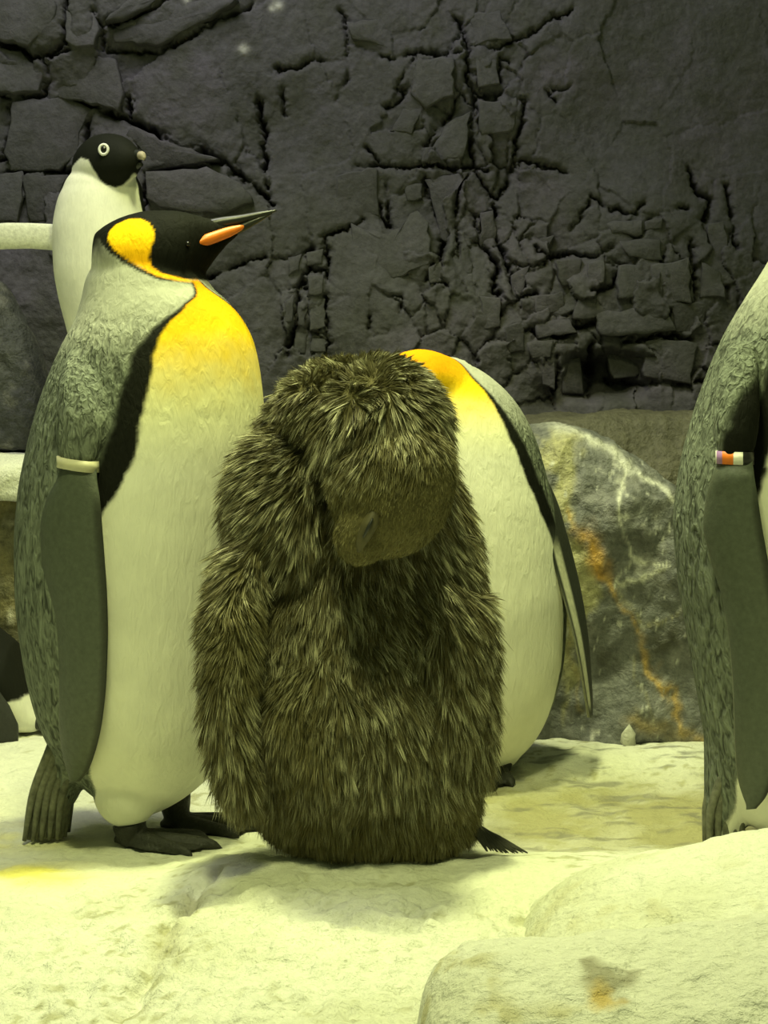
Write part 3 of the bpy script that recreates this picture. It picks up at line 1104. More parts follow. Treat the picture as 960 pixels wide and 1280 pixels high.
def king_pattern(fr, V, alpha, wpts, head=None, hs=(0, 0), y_breast=355, y_stripe_end=645, ys=1.0):
    px, py, dep = fr.back(V)
    q = np.clip(py, fr.y[0], fr.y[-1])
    c = fr.cen(q)
    th = np.arctan2(px - c, -dep / fr.ratio)
    phi = np.abs((th - alpha + math.pi) % (2 * math.pi) - math.pi)
    deg = np.degrees(phi)
    w = pchip([a for a, _ in wpts], [b for _, b in wpts], py)
    p3 = V * 1.0
    n1 = fbm(p3, 40, 3, 200)
    n2 = fbm(p3, 120, 2, 204)
    edge = deg - w + 1.0 * n1 + 0.4 * n2
    y0 = y_breast
    # back: silver on the neck, slate grey below
    tback = sstep(y0 + 10, y0 + 120, py + 10 * n1)
    col = mix(np.tile(SILVER, (len(V), 1)), GREY, tback)
    tex = 0.06 + 0.94 * tback
    # black margin
    sw = np.interp(py, [y0 - 5, y0 + 30, y0 + 60, y0 + 100, y0 + 200, y_stripe_end - 40, y_stripe_end + 20, y_stripe_end + 60], [2.5, 2.5, 6, 11, 13, 14, 16, 0])
    fade = np.interp(py, [y_stripe_end + 10, y_stripe_end + 70], [1, 0])
    blk = sstep(sw + 3, sw - 1, edge) * fade
    col = mix(col, BLACK * 1.6, blk)
    tex = tex * (1 - 0.8 * blk)
    # breast
    yb = y0 + (py - y0) / ys
    t1 = sstep(y0 - 10, y0 + 70, yb + 6 * n1 - 0.15 * deg)
    t2 = sstep(y0 + 50, y0 + 170, yb + 10 * n1 - 0.1 * deg)
    br = mix(np.tile([0.84, 0.33, 0.004], (len(V), 1)), [0.86, 0.58, 0.012], t1)
    br = mix(br, [0.84, 0.82, 0.46], t2)
    br = mix(br, WHITE, sstep(y0 + 110, y0 + 240, yb))
    bel = sstep(1.2, -1.2, edge)
    col = mix(col, br, bel)
    tex = tex * (1 - bel) + 0.0 * bel
    if head:
        hx, hy = px - hs[0], py - hs[1]
        zone = sstep(366, 352, hy)
        col, tex = head(hx, hy, zone, col, tex, n1)
    return col, tex


def king_head_paint(hx, hy, zone, col, tex, n1):
    # grey nape fading upwards to the black hood
    hood = [(100, 200), (420, 200), (420, 300), (300, 345), (262, 352), (230, 353), (205, 349), (190, 341), (165, 330), (146, 318), (134, 306), (126, 300), (112, 306)]
    s = poly_sdf(hx, hy, hood)
    sil = np.tile(SILVER * 0.95, (len(hx), 1))
    k = mix(sil, BLACK * 3, sstep(26, 4, s) * sstep(160, 120, hx))
    k = mix(k, BLACK, sstep(1.5, -1.5, s))
    line = line_dist(hx, hy, [(134, 306), (146, 318), (165, 332), (190, 345), (210, 353), (250, 357)])
    k = mix(k, BLACK * 2, sstep(3.2, 1.2, line))
    patch = [(141, 302), (143, 292), (150, 284), (165, 277), (180, 277), (192, 283), (199, 293), (200, 304), (196, 316), (194, 328), (198, 338), (210, 346), (235, 352), (252, 354), (250, 357), (228, 355), (205, 350), (188, 341), (168, 329), (150, 316)]
    s = poly_sdf(hx, hy, patch)
    yel = mix(np.tile([0.95, 0.58, 0.006], (len(hx), 1)), [0.95, 0.46, 0.006], sstep(290, 340, hy))
    k = mix(k, yel, sstep(1.3, -1.3, s))
    front = sstep(240, 252, hx) * sstep(350, 356, hy)
    z = zone * (1 - front)
    col = mix(col, k, z)
    tex = tex * (1 - z) + 0.12 * z
    return col, tex


def build_beak(fr, root, sx, sy, tip, open_gap=0.0, dep=0.0):
    """long slender king bill pointing along +x, on the measuring drawing of the head"""
    W = lambda x, y, d=0: fr.w(x + sx, y + sy, dep + d)
    u = fr.u
    up = tube([W(248, 287), W(275, 279.5), W(300, 274.5), W(325, 268.5), W(tip[0], tip[1])], np.array([9.5, 8.0, 6.0, 4.2, 1.0]) * u, 16, 1.0, samples=26)
    b = simple('upper_bill', up, M_BEAK, root)
    lo = tube([W(244, 305), W(268, 299), W(295, 288), W(318, 277), W(tip[0] - 6, tip[1] + 3.5)], np.array([8.5, 7.8, 6.0, 4.0, 0.9]) * u, 16, 1.0, samples=26)
    lb = simple('lower_bill', lo, M_BEAK, root)
    for sgn in (-1, 1):
        pts = [W(250, 306.5, sgn * 25), W(262, 301, sgn * 17), W(280, 293.5, sgn * 9.5), W(296, 287, sgn * 5), W(310, 281, sgn * 1.5)]
        pl = tube(pts, np.array([3.0, 7.4, 7.0, 5.0, 0.8]) * u, 14, 1.0, samples=22)
        simple('bill_plate', pl, M_ORANGE, root, lb)


def build_king(name, label, fr, alpha, wpts, extra, root_px, flip, band, feet, tail, head_paint=None, hs=(0, 0), y_breast=355, stripe_end=645,
               flip_col=None, toe=(1, -0.25), eye=None, mirror=True, ys=1.0, dark=(0.075, 0.088, 0.066), strip=False, arm=None, voxel=0.0041, fopt={}):
    base = fr.w(root_px[0], root_px[1])
    gz = float(ground_z(np.array([base[0]]), np.array([base[1]]))[0])
    root = thing(name, label, 'penguin', (base[0], base[1], gz), 'king penguins on the ice')
    if arm:
        (Va, Qa, Ta), _ = flipper_mesh(fr, arm, thick=22, bulge=4, nsec=30)
        cen = fr.w(fr.cen(np.array([640.0]))[0], 640)[:2]
        extra = extra + [(Va, Qa, Ta), (mirror_pts(Va, cen, alpha), Qa[:, ::-1], Ta[:, ::-1])]
    me = union('body', [fr.body()] + extra, voxel, 8)
    V = coords(me)
    col, tex = king_pattern(fr, V, alpha, wpts, head_paint, hs, y_breast, stripe_end, ys)
    set_color(me, col)
    set_float(me, tex, 'tex')
    put('body', me, M_KING, root)
    # flippers
    (Vf, Q, T), S = flipper_mesh(fr, flip, **fopt)
    cen = fr.w(fr.cen(np.array([640.0]))[0], 640)[:2]
    for k in range(2 if mirror else 1):
        W = Vf if k == 0 else mirror_pts(Vf, cen, alpha)
        if k:
            fm = new_mesh('flipper', W, quads=Q[:, ::-1], tris=T[:, ::-1])
        else:
            fm = new_mesh('flipper', W, quads=Q, tris=T)
        n = len(S)
        tt = np.repeat(np.linspace(0, 1, n), (len(Vf) - 2) // n)
        tt = np.concatenate([tt, [0, 1]])
        ang = np.tile(np.linspace(0, 2 * math.pi, (len(Vf) - 2) // n, endpoint=False), n)
        ang = np.concatenate([ang, [0, 0]])
        c = mix(np.tile(GREY * 0.95, (len(Vf), 1)), dark, sstep(0.02, 0.10, tt))
        inner = sstep(-0.15, -0.45, np.sin(ang)) * sstep(0.15, 0.3, tt)
        c = mix(c, [0.66, 0.66, 0.55], inner)                                  # pale underside
        lead = sstep(0.80, 0.93, np.cos(ang)) * sstep(0.2, 0.3, tt)
        c = mix(c, [0.034, 0.038, 0.028], lead)
        trail = sstep(-0.95, -0.99, np.cos(ang)) * sstep(0.5, 0.7, tt)
        c = mix(c, [0.40, 0.40, 0.30], 0.7 * trail)
        if strip:
            c = mix(c, [0.60, 0.60, 0.46], sstep(-0.25, -0.35, np.cos(ang)) * sstep(-0.86, -0.78, np.cos(ang)) * sstep(0.42, 0.5, tt) * sstep(0.97, 0.9, tt))
        set_color(fm, c)
        fo = put('flipper', fm, M_FLIP, root)
        if k == 0 and band:
            band_ring(fr, S, band[0], band[1], band[2], band[3], root, fo, band[4])
    # tail: stiff feathers laid side by side
    parts = []
    for (x0, y0, d0_, x1, y1, d1_, r) in tail:
        a, b = fr.w(x0, y0, d0_), fr.w(x1, y1, d1_)
        b[2] = max(b[2], gz + 0.004)
        m = (a + b) / 2 + np.array([-0.008, 0, -0.004])
        parts.append(tube([a, m, b], np.array([r, r * 0.8, r * 0.42]) * fr.u, 10, 1.0, samples=12))
    V, Q, T = join(parts)
    simple('tail', (V, Q, T), M_TAIL, root)
    for (ax, ay, ad, ln, tx, ty) in feet:
        a = fr.w(ax, ay, ad)
        g = float(ground_z(np.array([a[0] + 0.05 * tx]), np.array([a[1] + 0.05 * ty]))[0])
        put('foot', foot_mesh(a, (tx, ty, 0), ln * fr.u, g - 0.001, 0.0135), M_FOOT, root)
    if eye:
        for sg in (-1, 1):
            V, Q, T = ellipsoid(fr.w(eye[0], eye[1], sg * eye[2]), np.array([3.2, 3, 3.2]) * fr.u, 16)
            simple('eye', (V, Q, T), M_EYE, root)
    return root


def build_kings():
    # --- the standing bird with the raised bill
    secs = [(318, 135, 230), (334, 116, 248), (352, 107, 258), (372, 103, 280), (400, 95, 304), (430, 79, 318), (470, 62, 326), (510, 48, 330), (560, 35, 332), (620, 24, 332), (680, 20, 330),
            (740, 21, 327), (800, 27, 322), (860, 38, 314), (910, 53, 300), (950, 76, 280), (985, 108, 246), (1008, 138, 212), (1020, 160, 185)]
    fr = Frame(2.41, secs, 0.88)
    al = math.radians(58)
    wp = [(340, 2), (356, 5), (372, 14), (385, 28), (415, 48), (450, 53), (500, 54), (560, 56), (600, 61), (645, 70), (700, 78), (900, 80), (960, 90), (1030, 110)]
    head = [fr.snout([(118, 292, 380, 26, 0), (135, 280, 392, 46, 0), (160, 269, 400, 56, 0), (190, 263, 400, 58, 0), (215, 263, 395, 54, 0), (235, 266, 385, 46, 0), (250, 270, 352, 30, 0),
                      (262, 273, 334, 19, 0), (274, 275, 318, 12, 0), (288, 277, 303, 8, 0), (300, 279, 293, 6, 0)]),
            fr.blob(188, 372, 0, 80, 74, 50)]
    # thighs
    def thigh(x, y, d):
        return fr.blob(x, y, d, 42, 38, 46)
    extra = head + [thigh(165, 978, -38), thigh(200, 965, 45),
                    ring_loft([ell_ring(fr.w(a, b, 0), np.array([w * fr.u, 0, 0]), np.array([0, e * fr.u, 0]), 30) for a, b, w, e in
                               [(118, 880, 48, 55), (100, 930, 40, 50), (86, 965, 27, 38), (74, 1000, 22, 28), (66, 1020, 16, 20)]])]
    flip = [(556, 84, 116, -98, -122), (575, 79, 120, -106, -132), (598, 72, 121, -110, -140), (625, 58, 125, -106, -146), (660, 51, 128, -102, -148), (700, 52, 131, -100, -148), (745, 62, 134, -104, -148),
            (790, 71, 135, -106, -146), (850, 74, 133, -102, -140), (900, 74, 128, -94, -130), (940, 78, 119, -84, -116), (965, 86, 109, -80, -100), (977, 94, 99, -80, -90)]
    tail = []
    for i in range(30):
        k = (i % 15) / 14
        tail.append((72 + 34 * k, 925 + 12 * k, -34 + 26 * (i // 15) + 6 * (i % 3), 37 + 46 * k, 1045 + 4 * (i % 2), -30 + 22 * (i // 15) + 6 * (i % 3) + 8 * k, 6.5))
    feet = [(168, 1018, -42, 118, 1.0, -0.16), (212, 1006, 46, 116, 1.0, -0.06)]
    r = build_king('king_penguin', 'king penguin with raised bill and yellow-orange ear patch standing beside the brown chick', fr, al, wp, extra, (170, 1050), flip,
                   (580, 13, 2, [M_BAND], 4), feet, tail, king_head_paint, (0, 0), 355, 645, arm=[(440, 92, 122, -48, -74), (480, 78, 128, -78, -106), (520, 72, 130, -97, -127), (555, 74, 126, -106, -134), (576, 80, 120, -110, -132), (588, 88, 112, -108, -122)], eye=(240, 309, 42))
    build_beak(fr, r, 0, 0, (346, 263))

    # --- the bird at the right edge, same build, straighter back
    secs = [(284, 990, 1078), (300, 976, 1096), (318, 966, 1106), (340, 953, 1116), (370, 934, 1126), (420, 905, 1137), (480, 880, 1148), (540, 861, 1156), (600, 848, 1160), (650, 843, 1160), (720, 848, 1158),
            (790, 859, 1154), (860, 871, 1148), (920, 881, 1138), (970, 890, 1124), (1010, 908, 1100), (1035, 945, 1050)]
    fr = Frame(2.36, secs, 0.88)
    wp = [(300, 3), (322, 12), (345, 30), (380, 50), (430, 58), (500, 60), (540, 62), (600, 66), (660, 70), (720, 76), (900, 80), (960, 90), (1040, 110)]
    hs = (852, -34)
    head = [fr.snout([(a + hs[0], b + hs[1], c + hs[1], w, 0) for a, b, c, w in
                      [(118, 292, 380, 26), (135, 280, 392, 46), (160, 269, 400, 56), (190, 263, 400, 58), (215, 263, 395, 54), (235, 266, 385, 46), (250, 270, 352, 30), (262, 273, 334, 19), (274, 275, 318, 12), (288, 277, 303, 8), (300, 279, 293, 6)]]),
            fr.blob(188 + hs[0], 372 + hs[1], 0, 80, 74, 50)]
    extra = head + [fr.blob(985, 1000, -38, 42, 38, 46), fr.blob(1025, 985, 45, 42, 38, 46),
                    ring_loft([ell_ring(fr.w(a, b, 0), np.array([w * fr.u, 0, 0]), np.array([0, e * fr.u, 0]), 30) for a, b, w, e in
                               [(935, 880, 55, 60), (925, 940, 44, 55), (915, 985, 34, 44), (908, 1020, 28, 34), (904, 1045, 22, 26)]])]
    flip = [(552, 903, 936, -98, -124), (572, 899, 940, -108, -134), (596, 890, 943, -112, -148), (620, 883, 947, -106, -150), (655, 879, 952, -102, -152), (700, 888, 960, -102, -152), (745, 902, 967, -106, -150),
            (800, 911, 973, -108, -148), (860, 916, 976, -104, -144), (920, 918, 974, -96, -134), (965, 921, 968, -88, -120), (995, 929, 958, -82, -104), (1011, 938, 945, -82, -92)]
    tail = []
    for i in range(26):
        k = (i % 13) / 12
        tail.append((898 + 30 * k, 960 + 8 * k, -30 + 22 * (i // 13) + 6 * (i % 3), 880 + 46 * k, 1056 - 4 * k, -30 + 20 * (i // 13) + 6 * (i % 3) + 8 * k, 6.5))
    feet = [(1000, 1030, -42, 112, 1.0, -0.2), (1045, 1018, 46, 112, 1.0, -0.05)]
    r = build_king('king_penguin', 'king penguin wearing a flipper band with lilac, orange and white sections', fr, math.radians(35), wp, extra, (1000, 1060), flip,
                   (572, 15, 2, [M_BANDW, M_BANDP, M_BANDO, M_BANDW, M_BANDK], 1), feet, tail, king_head_paint, hs, 321, 655, arm=[(430, 912, 942, -48, -74), (470, 898, 948, -78, -106), (515, 892, 950, -98, -128), (550, 894, 946, -107, -136), (570, 900, 940, -111, -134), (582, 908, 932, -109, -124)], eye=(240 + hs[0], 309 + hs[1], 42))
    build_beak(fr, r, hs[0], hs[1], (346, 263))

    # --- the bird behind the chick, head bowed down in front of its breast
    secs = [(449, 515, 565), (458, 498, 592), (472, 483, 614), (490, 472, 634), (515, 464, 653), (550, 458, 670), (590, 455, 682), (640, 452, 694), (700, 450, 703),
            (760, 450, 708), (820, 453, 705), (870, 462, 694), (910, 480, 677), (940, 506, 654), (958, 545, 625)]
    fr = Frame(2.80, secs, 0.92)
    al2 = math.radians(-24)
    wp = [(430, 58), (447, 60), (470, 60), (500, 62), (560, 66), (620, 74), (700, 90), (900, 98), (970, 120)]
    neck = tube([fr.w(545, 500, -20), fr.w(520, 478, -60), fr.w(488, 482, -100), fr.w(466, 515, -125), fr.w(452, 550, -138)], np.array([62, 40, 34, 36, 28]) * fr.u, 28, samples=30)
    face = tube([fr.w(466, 515, -125), fr.w(450, 550, -138), fr.w(442, 590, -145), fr.w(438, 612, -147)], np.array([34, 30, 17, 8]) * fr.u, 24, samples=20)
    extra = [neck, face, fr.blob(545, 930, -30, 36, 32, 36), fr.blob(620, 925, -10, 34, 32, 36)]
    flip = [(500, 600, 625, -20, 10), (550, 628, 655, -34, 6), (600, 654, 684, -44, 4), (630, 670, 697, -50, 4), (660, 681, 706, -54, 4), (700, 691, 717, -58, 6), (750, 705, 728, -58, 8),
            (800, 718, 735, -54, 8), (840, 726, 738, -48, 6), (875, 732, 739.5, -38, 0), (897, 736, 739, -26, -8)]
    tail = [(600 + 8 * i, 915, 95 + 6 * (i % 3), 590 + 12 * i, 950, 125 + 8 * (i % 2), 9) for i in range(6)]
    feet = [(545, 945, -40, 100, -0.5, -1.0), (622, 945, -20, 70, -0.2, -1.0)]

    def bowed(hx, hy, zone, col, tex, n1):
        return col, tex
    r = build_king('king_penguin', 'king penguin with head bowed out of sight behind the brown chick', fr, al2, wp, extra, (580, 960), flip,
                   None, feet, tail, None, (0, 0), 449, 640, ys=0.55, dark=(0.026, 0.03, 0.022), strip=True, fopt=dict(bulge=0, thick=6))
    # black hood on the bowed head, hidden behind the chick
    b = [c for c in r.children if c.name.startswith('body')][0]
    V = coords(b.data) + np.array(r.location)
    px, py, dep = fr.back(V)
    s = np.minimum(np.hypot(np.hypot(px - 462, py - 525), dep + 128) - 38, np.hypot(np.hypot(px - 442, py - 585), dep + 142) - 48)
    at = b.data.color_attributes['Col']
    c = np.zeros(len(V) * 4)
    at.data.foreach_get('color', c)
    c = c.reshape(-1, 4)
    c[:, :3] = mix(c[:, :3], BLACK, sstep(3, -3, s))
    at.data.foreach_set('color', c.ravel())
    bl = tube([fr.w(440, 600, -146), fr.w(436, 640, -150), fr.w(438, 690, -150)], np.array([9, 6, 1]) * fr.u, 14, samples=14)
    simple('bill', bl, M_BEAK, r)


build_kings()


def build_small_penguins():
    # --- white-ringed bird on the ledge
    secs = [(205, 112, 158), (215, 98, 168), (232, 81, 175), (255, 71, 180), (290, 66, 187), (330, 67, 194), (370, 73, 199), (405, 82, 202), (440, 91, 203), (490, 103, 202),
            (525, 116, 198), (550, 130, 188), (562, 145, 175)]
    fr = Frame(3.42, secs, 0.85)
    base = fr.w(160, 569)
    root = thing('adelie_penguin', 'black and white penguin with white eye ring and outstretched flipper on the ledge', 'penguin', tuple(base))
    hd = fr.snout([(92, 196, 236, 14, 0), (102, 182, 238, 28, 0), (118, 171, 244, 38, -2), (135, 168, 246, 42, -6), (152, 171, 243, 40, -12), (165, 178, 234, 32, -20), (175, 188, 222, 20, -28), (181, 196, 214, 10, -32)])
    sh = fr.blob(128, 242, 2, 50, 44, 40)
    me = union('body', [fr.body(48, 60), hd, sh, fr.blob(150, 540, -20, 20, 22, 24), fr.blob(172, 538, 20, 20, 22, 24)], 0.0036, 6)
    V = coords(me)
    px, py, dep = fr.back(V)
    n1 = fbm(V, 60, 2, 300)
    c = fr.cen(np.clip(py, 205, 562))
    th = np.degrees(np.arctan2(px - c, -dep / 0.85))
    phi = np.abs((th + 10 + 180) % 360 - 180)
    col = mix(np.tile(WHITE * 1.02, (len(V), 1)), BLACK * 1.5, sstep(-1.5, 1.5, phi - 84 + n1))
    # hood boundary drawn on the near cheek and carried round the throat
    hood = [(60, 150), (240, 150), (240, 214), (173, 222), (168, 228), (160, 236), (150, 240), (140, 237), (131, 229), (124, 217), (117, 206), (107, 202), (98, 207), (90, 216), (60, 230)]
    s = poly_sdf(px, py, hood) + 0.8 * n1
    col = mix(col, BLACK * 2.0, sstep(1.2, -1.2, s))
    nape = (dep > 6) & (py < 250)
    col[nape] = BLACK * 1.6
    set_color(me, col)
    set_float(me, np.full(len(V), 0.15), 'tex')
    put('body', me, M_SMALL, root)
    # outstretched flipper, pale underside to the front
    rings = []
    for x, yt, yb, d in [(96, 272, 318, 6), (70, 280, 313, 2), (40, 279, 311, -2), (10, 279, 312, -6), (-20, 282, 314, -10), (-50, 288, 314, -14), (-70, 296, 312, -16), (-78, 302, 308, -16)]:
        rings.append(ell_ring(fr.w(x, (yt + yb) / 2, d), np.array([0, 5.0 * fr.u, 0]), np.array([0, 0, (yb - yt) / 2 * fr.u]), 28))
    Vf, Q, T = ring_loft(rings)
    fm = new_mesh('flipper', Vf, quads=Q, tris=T)
    bx, by, bd = fr.back(Vf)
    dc = np.interp(bx, [-78, 96], [-16, 6])
    c = mix(np.tile([0.66, 0.67, 0.56], (len(Vf), 1)), BLACK * 2, sstep(1.0, 3.0, bd - dc))
    set_color(fm, c)
    put('flipper', fm, M_FLIP, root)
    (Vf, Q, T), S = flipper_mesh(fr, [(270, 172, 184, -10, 22), (310, 182, 196, -18, 24), (360, 190, 204, -22, 22), (410, 194, 208, -20, 18), (450, 196, 206, -12, 10), (470, 198, 203, -4, 4)], thick=5, bulge=2)
    simple('flipper', (Vf, Q, T), M_FLIP, root, None, np.array([0.03, 0.032, 0.028]))
    # bill
    W = fr.w
    simple('upper_bill', tube([W(164, 199, -26), W(175, 200, -38), W(184, 201.5, -46), W(188, 207, -50)], np.array([9, 7.5, 5.2, 1.6]) * fr.u, 14, samples=16), M_BEAK, root)
    lb = simple('lower_bill', tube([W(164, 211, -24), W(175, 212, -36), W(184, 212, -43)], np.array([7, 5.6, 2.2]) * fr.u, 14, samples=12), M_BEAK, root)
    simple('bill_tip', tube([W(178, 200, -42), W(184, 201.5, -47.5), W(188, 206.5, -51)], np.array([3, 5.4, 2.0]) * fr.u, 12, samples=10), M_PALE, root)
    # eyes
    for ex, ey, ed in ((138, 194.5, -47.5), (150, 194.5, 29)):
        e = ellipsoid(W(ex, ey, ed), np.array([4.6, 3.4, 5.0]) * fr.u, 18)
        eo = simple('eye', e, M_EYE, root)
        sg = -1 if ed < 0 else 1
        t = np.linspace(0, 2 * math.pi, 28, endpoint=False)
        rings = []
        for k in t:
            cc = W(ex, ey, ed + sg * 1.2) + np.array([math.cos(k) * 5.2, 0, math.sin(k) * 6.0]) * fr.u
            rad = np.array([math.cos(k), 0, math.sin(k)])
            rings.append(ell_ring(cc, rad * 1.9 * fr.u, np.array([0, 2.2 * fr.u, 0]), 8))
        R = np.array(rings)
        m, n, _ = R.shape
        i, j = np.meshgrid(np.arange(m), np.arange(n), indexing='ij')
        Q = np.stack([i * n + j, i * n + (j + 1) % n, ((i + 1) % m) * n + (j + 1) % n, ((i + 1) % m) * n + j], -1).reshape(-1, 4)
        rm = new_mesh('eye_ring', R.reshape(-1, 3), quads=Q)
        put('eye_ring', rm, M_EYEW, root, eo)
    tail = union('tail', [tube([W(175 + 4 * k, 535, 36), W(180 + 4 * k, 556, 52), W(184 + 5 * k, 564, 64)], np.array([7, 6, 2]) * fr.u, 10, samples=8) for k in range(4)], 0.003, 2)
    put('tail', tail, M_BEAK, root)
    for ax, ad in ((148, -22), (174, 18)):
        a = W(ax, 556, ad)
        put('foot', foot_mesh(a, (0.3, -1, 0), 34 * fr.u, base[2] + 0.002, 0.008), M_FOOT, root)

    # --- small bird lying on its belly, at the foot of the ledge
    fr = Frame(3.12, [(0, 0, 0), (1, 0, 0)], 1)
    gz = float(ground_z(np.array([fr.w(-60, 890)[0]]), np.array([3.12]))[0])
    b = fr.w(-60, 890)
    root = thing('adelie_penguin', 'black-backed penguin lying on its belly on the ice by the yellow-brown ledge', 'penguin', (b[0], b[1], gz))
    zy = HY + (CH - gz) / fr.u          # pixel row of the ground there
    rings = []
    for x, yt, w in [(52, zy - 16, 10), (44, zy - 34, 24), (34, zy - 72, 44), (18, zy - 112, 60), (-10, zy - 134, 70), (-50, zy - 140, 74), (-95, zy - 136, 70), (-130, zy - 128, 56), (-150, zy - 124, 42), (-163, zy - 122, 30)]:
        yb = zy - (4 if x > 50 else 0) - (max(0, -x - 110) * 0.9)
        rings.append(ell_ring(fr.w(x, (yt + yb) / 2), np.array([0, w * fr.u, 0]), np.array([0, 0, (yb - yt) / 2 * fr.u]), 40, 2.2))
    me = union('body', [ring_loft(rings), fr.blob(-178, zy - 108, 0, 34, 28, 26), fr.blob(-150, zy - 90, 0, 34, 34, 34)], 0.004, 6)
    V = coords(me)
    px, py, dep = fr.back(V)
    n1 = fbm(V, 60, 2, 310)
    hgt = zy - py
    lim = np.interp(px, [-160, -120, -40, 20, 40, 55], [60, 50, 44, 46, 50, 40])
    col = mix(np.tile(WHITE, (len(V), 1)), BLACK * 2, sstep(-2, 2, hgt - lim + 2 * n1))
    set_color(me, col)
    set_float(me, np.full(len(V), 0.15), 'tex')
    put('body', me, M_SMALL, root)
    for sg in (-1, 1):
        rings = []
        for x, yt, yb in [(-62, 112, 70), (-36, 108, 40), (-8, 92, 12), (14, 66, 1), (28, 46, 0), (38, 24, 0)]:
            d = sg * np.interp(x, [-70, -20, 20], [66, 76, 70])
            rings.append(ell_ring(fr.w(x, zy - (yt + yb) / 2, d), np.array([0, 5 * fr.u, 0]), np.array([0, 0, -(yt - yb) / 2 * fr.u]), 20))
        simple('flipper', ring_loft(rings), M_FLIP, root, None, np.array([0.028, 0.03, 0.026]))
    tl = [tube([fr.w(38, zy - 20, 6 * k), fr.w(56, zy - 8, 8 * k), fr.w(72, zy - 3, 9 * k)], np.array([8, 6, 2]) * fr.u, 10, samples=8) for k in (-1.5, -0.5, 0.5, 1.5)]
    put('tail', union('tail', tl, 0.003, 2), M_BEAK, root)
    simple('bill', tube([fr.w(-205, zy - 106, 0), fr.w(-222, zy - 102, 0), fr.w(-236, zy - 98, 0)], np.array([9, 6, 1.5]) * fr.u, 12, samples=10), M_BEAK, root)


build_small_penguins()


# ------------------------------------------------------------------ the brown chick
def blades(P0, D, N, L, Wd, col0, col1, bend=0.25, seg=3):
    """thin tapering down filaments; returns verts, quads, tris, colours"""
    n = len(P0)
    side = np.cross(D, RNG.normal(0, 1, (n, 3)))
    side /= np.linalg.norm(side, axis=1)[:, None] + 1e-9
    drop = np.array([0, 0, -1.0])
    rows = []
    cols = []
    for k in range(seg + 1):
        t = k / seg
        c = P0 + D * (L * t)[:, None] + drop * (bend * L * t * t)[:, None]
        cc = mix(col0, col1, np.full(n, t))
        if k < seg:
            w = (Wd * (1 - 0.75 * t ** 1.5) * 0.5)[:, None]
            rows += [c - side * w, c + side * w]
            cols += [cc, cc]
        else:
            rows.append(c)
            cols.append(cc)
    m = len(rows)
    V = np.stack(rows, 1).reshape(-1, 3)
    C = np.stack(cols, 1).reshape(-1, 3)
    b = (np.arange(n) * m)[:, None]
    Q = np.vstack([b + np.array([[2 * k, 2 * k + 1, 2 * k + 3, 2 * k + 2]]) for k in range(seg - 1)])
    T = b + np.array([[2 * (seg - 1), 2 * (seg - 1) + 1, 2 * seg]])
    return V, Q, T, C


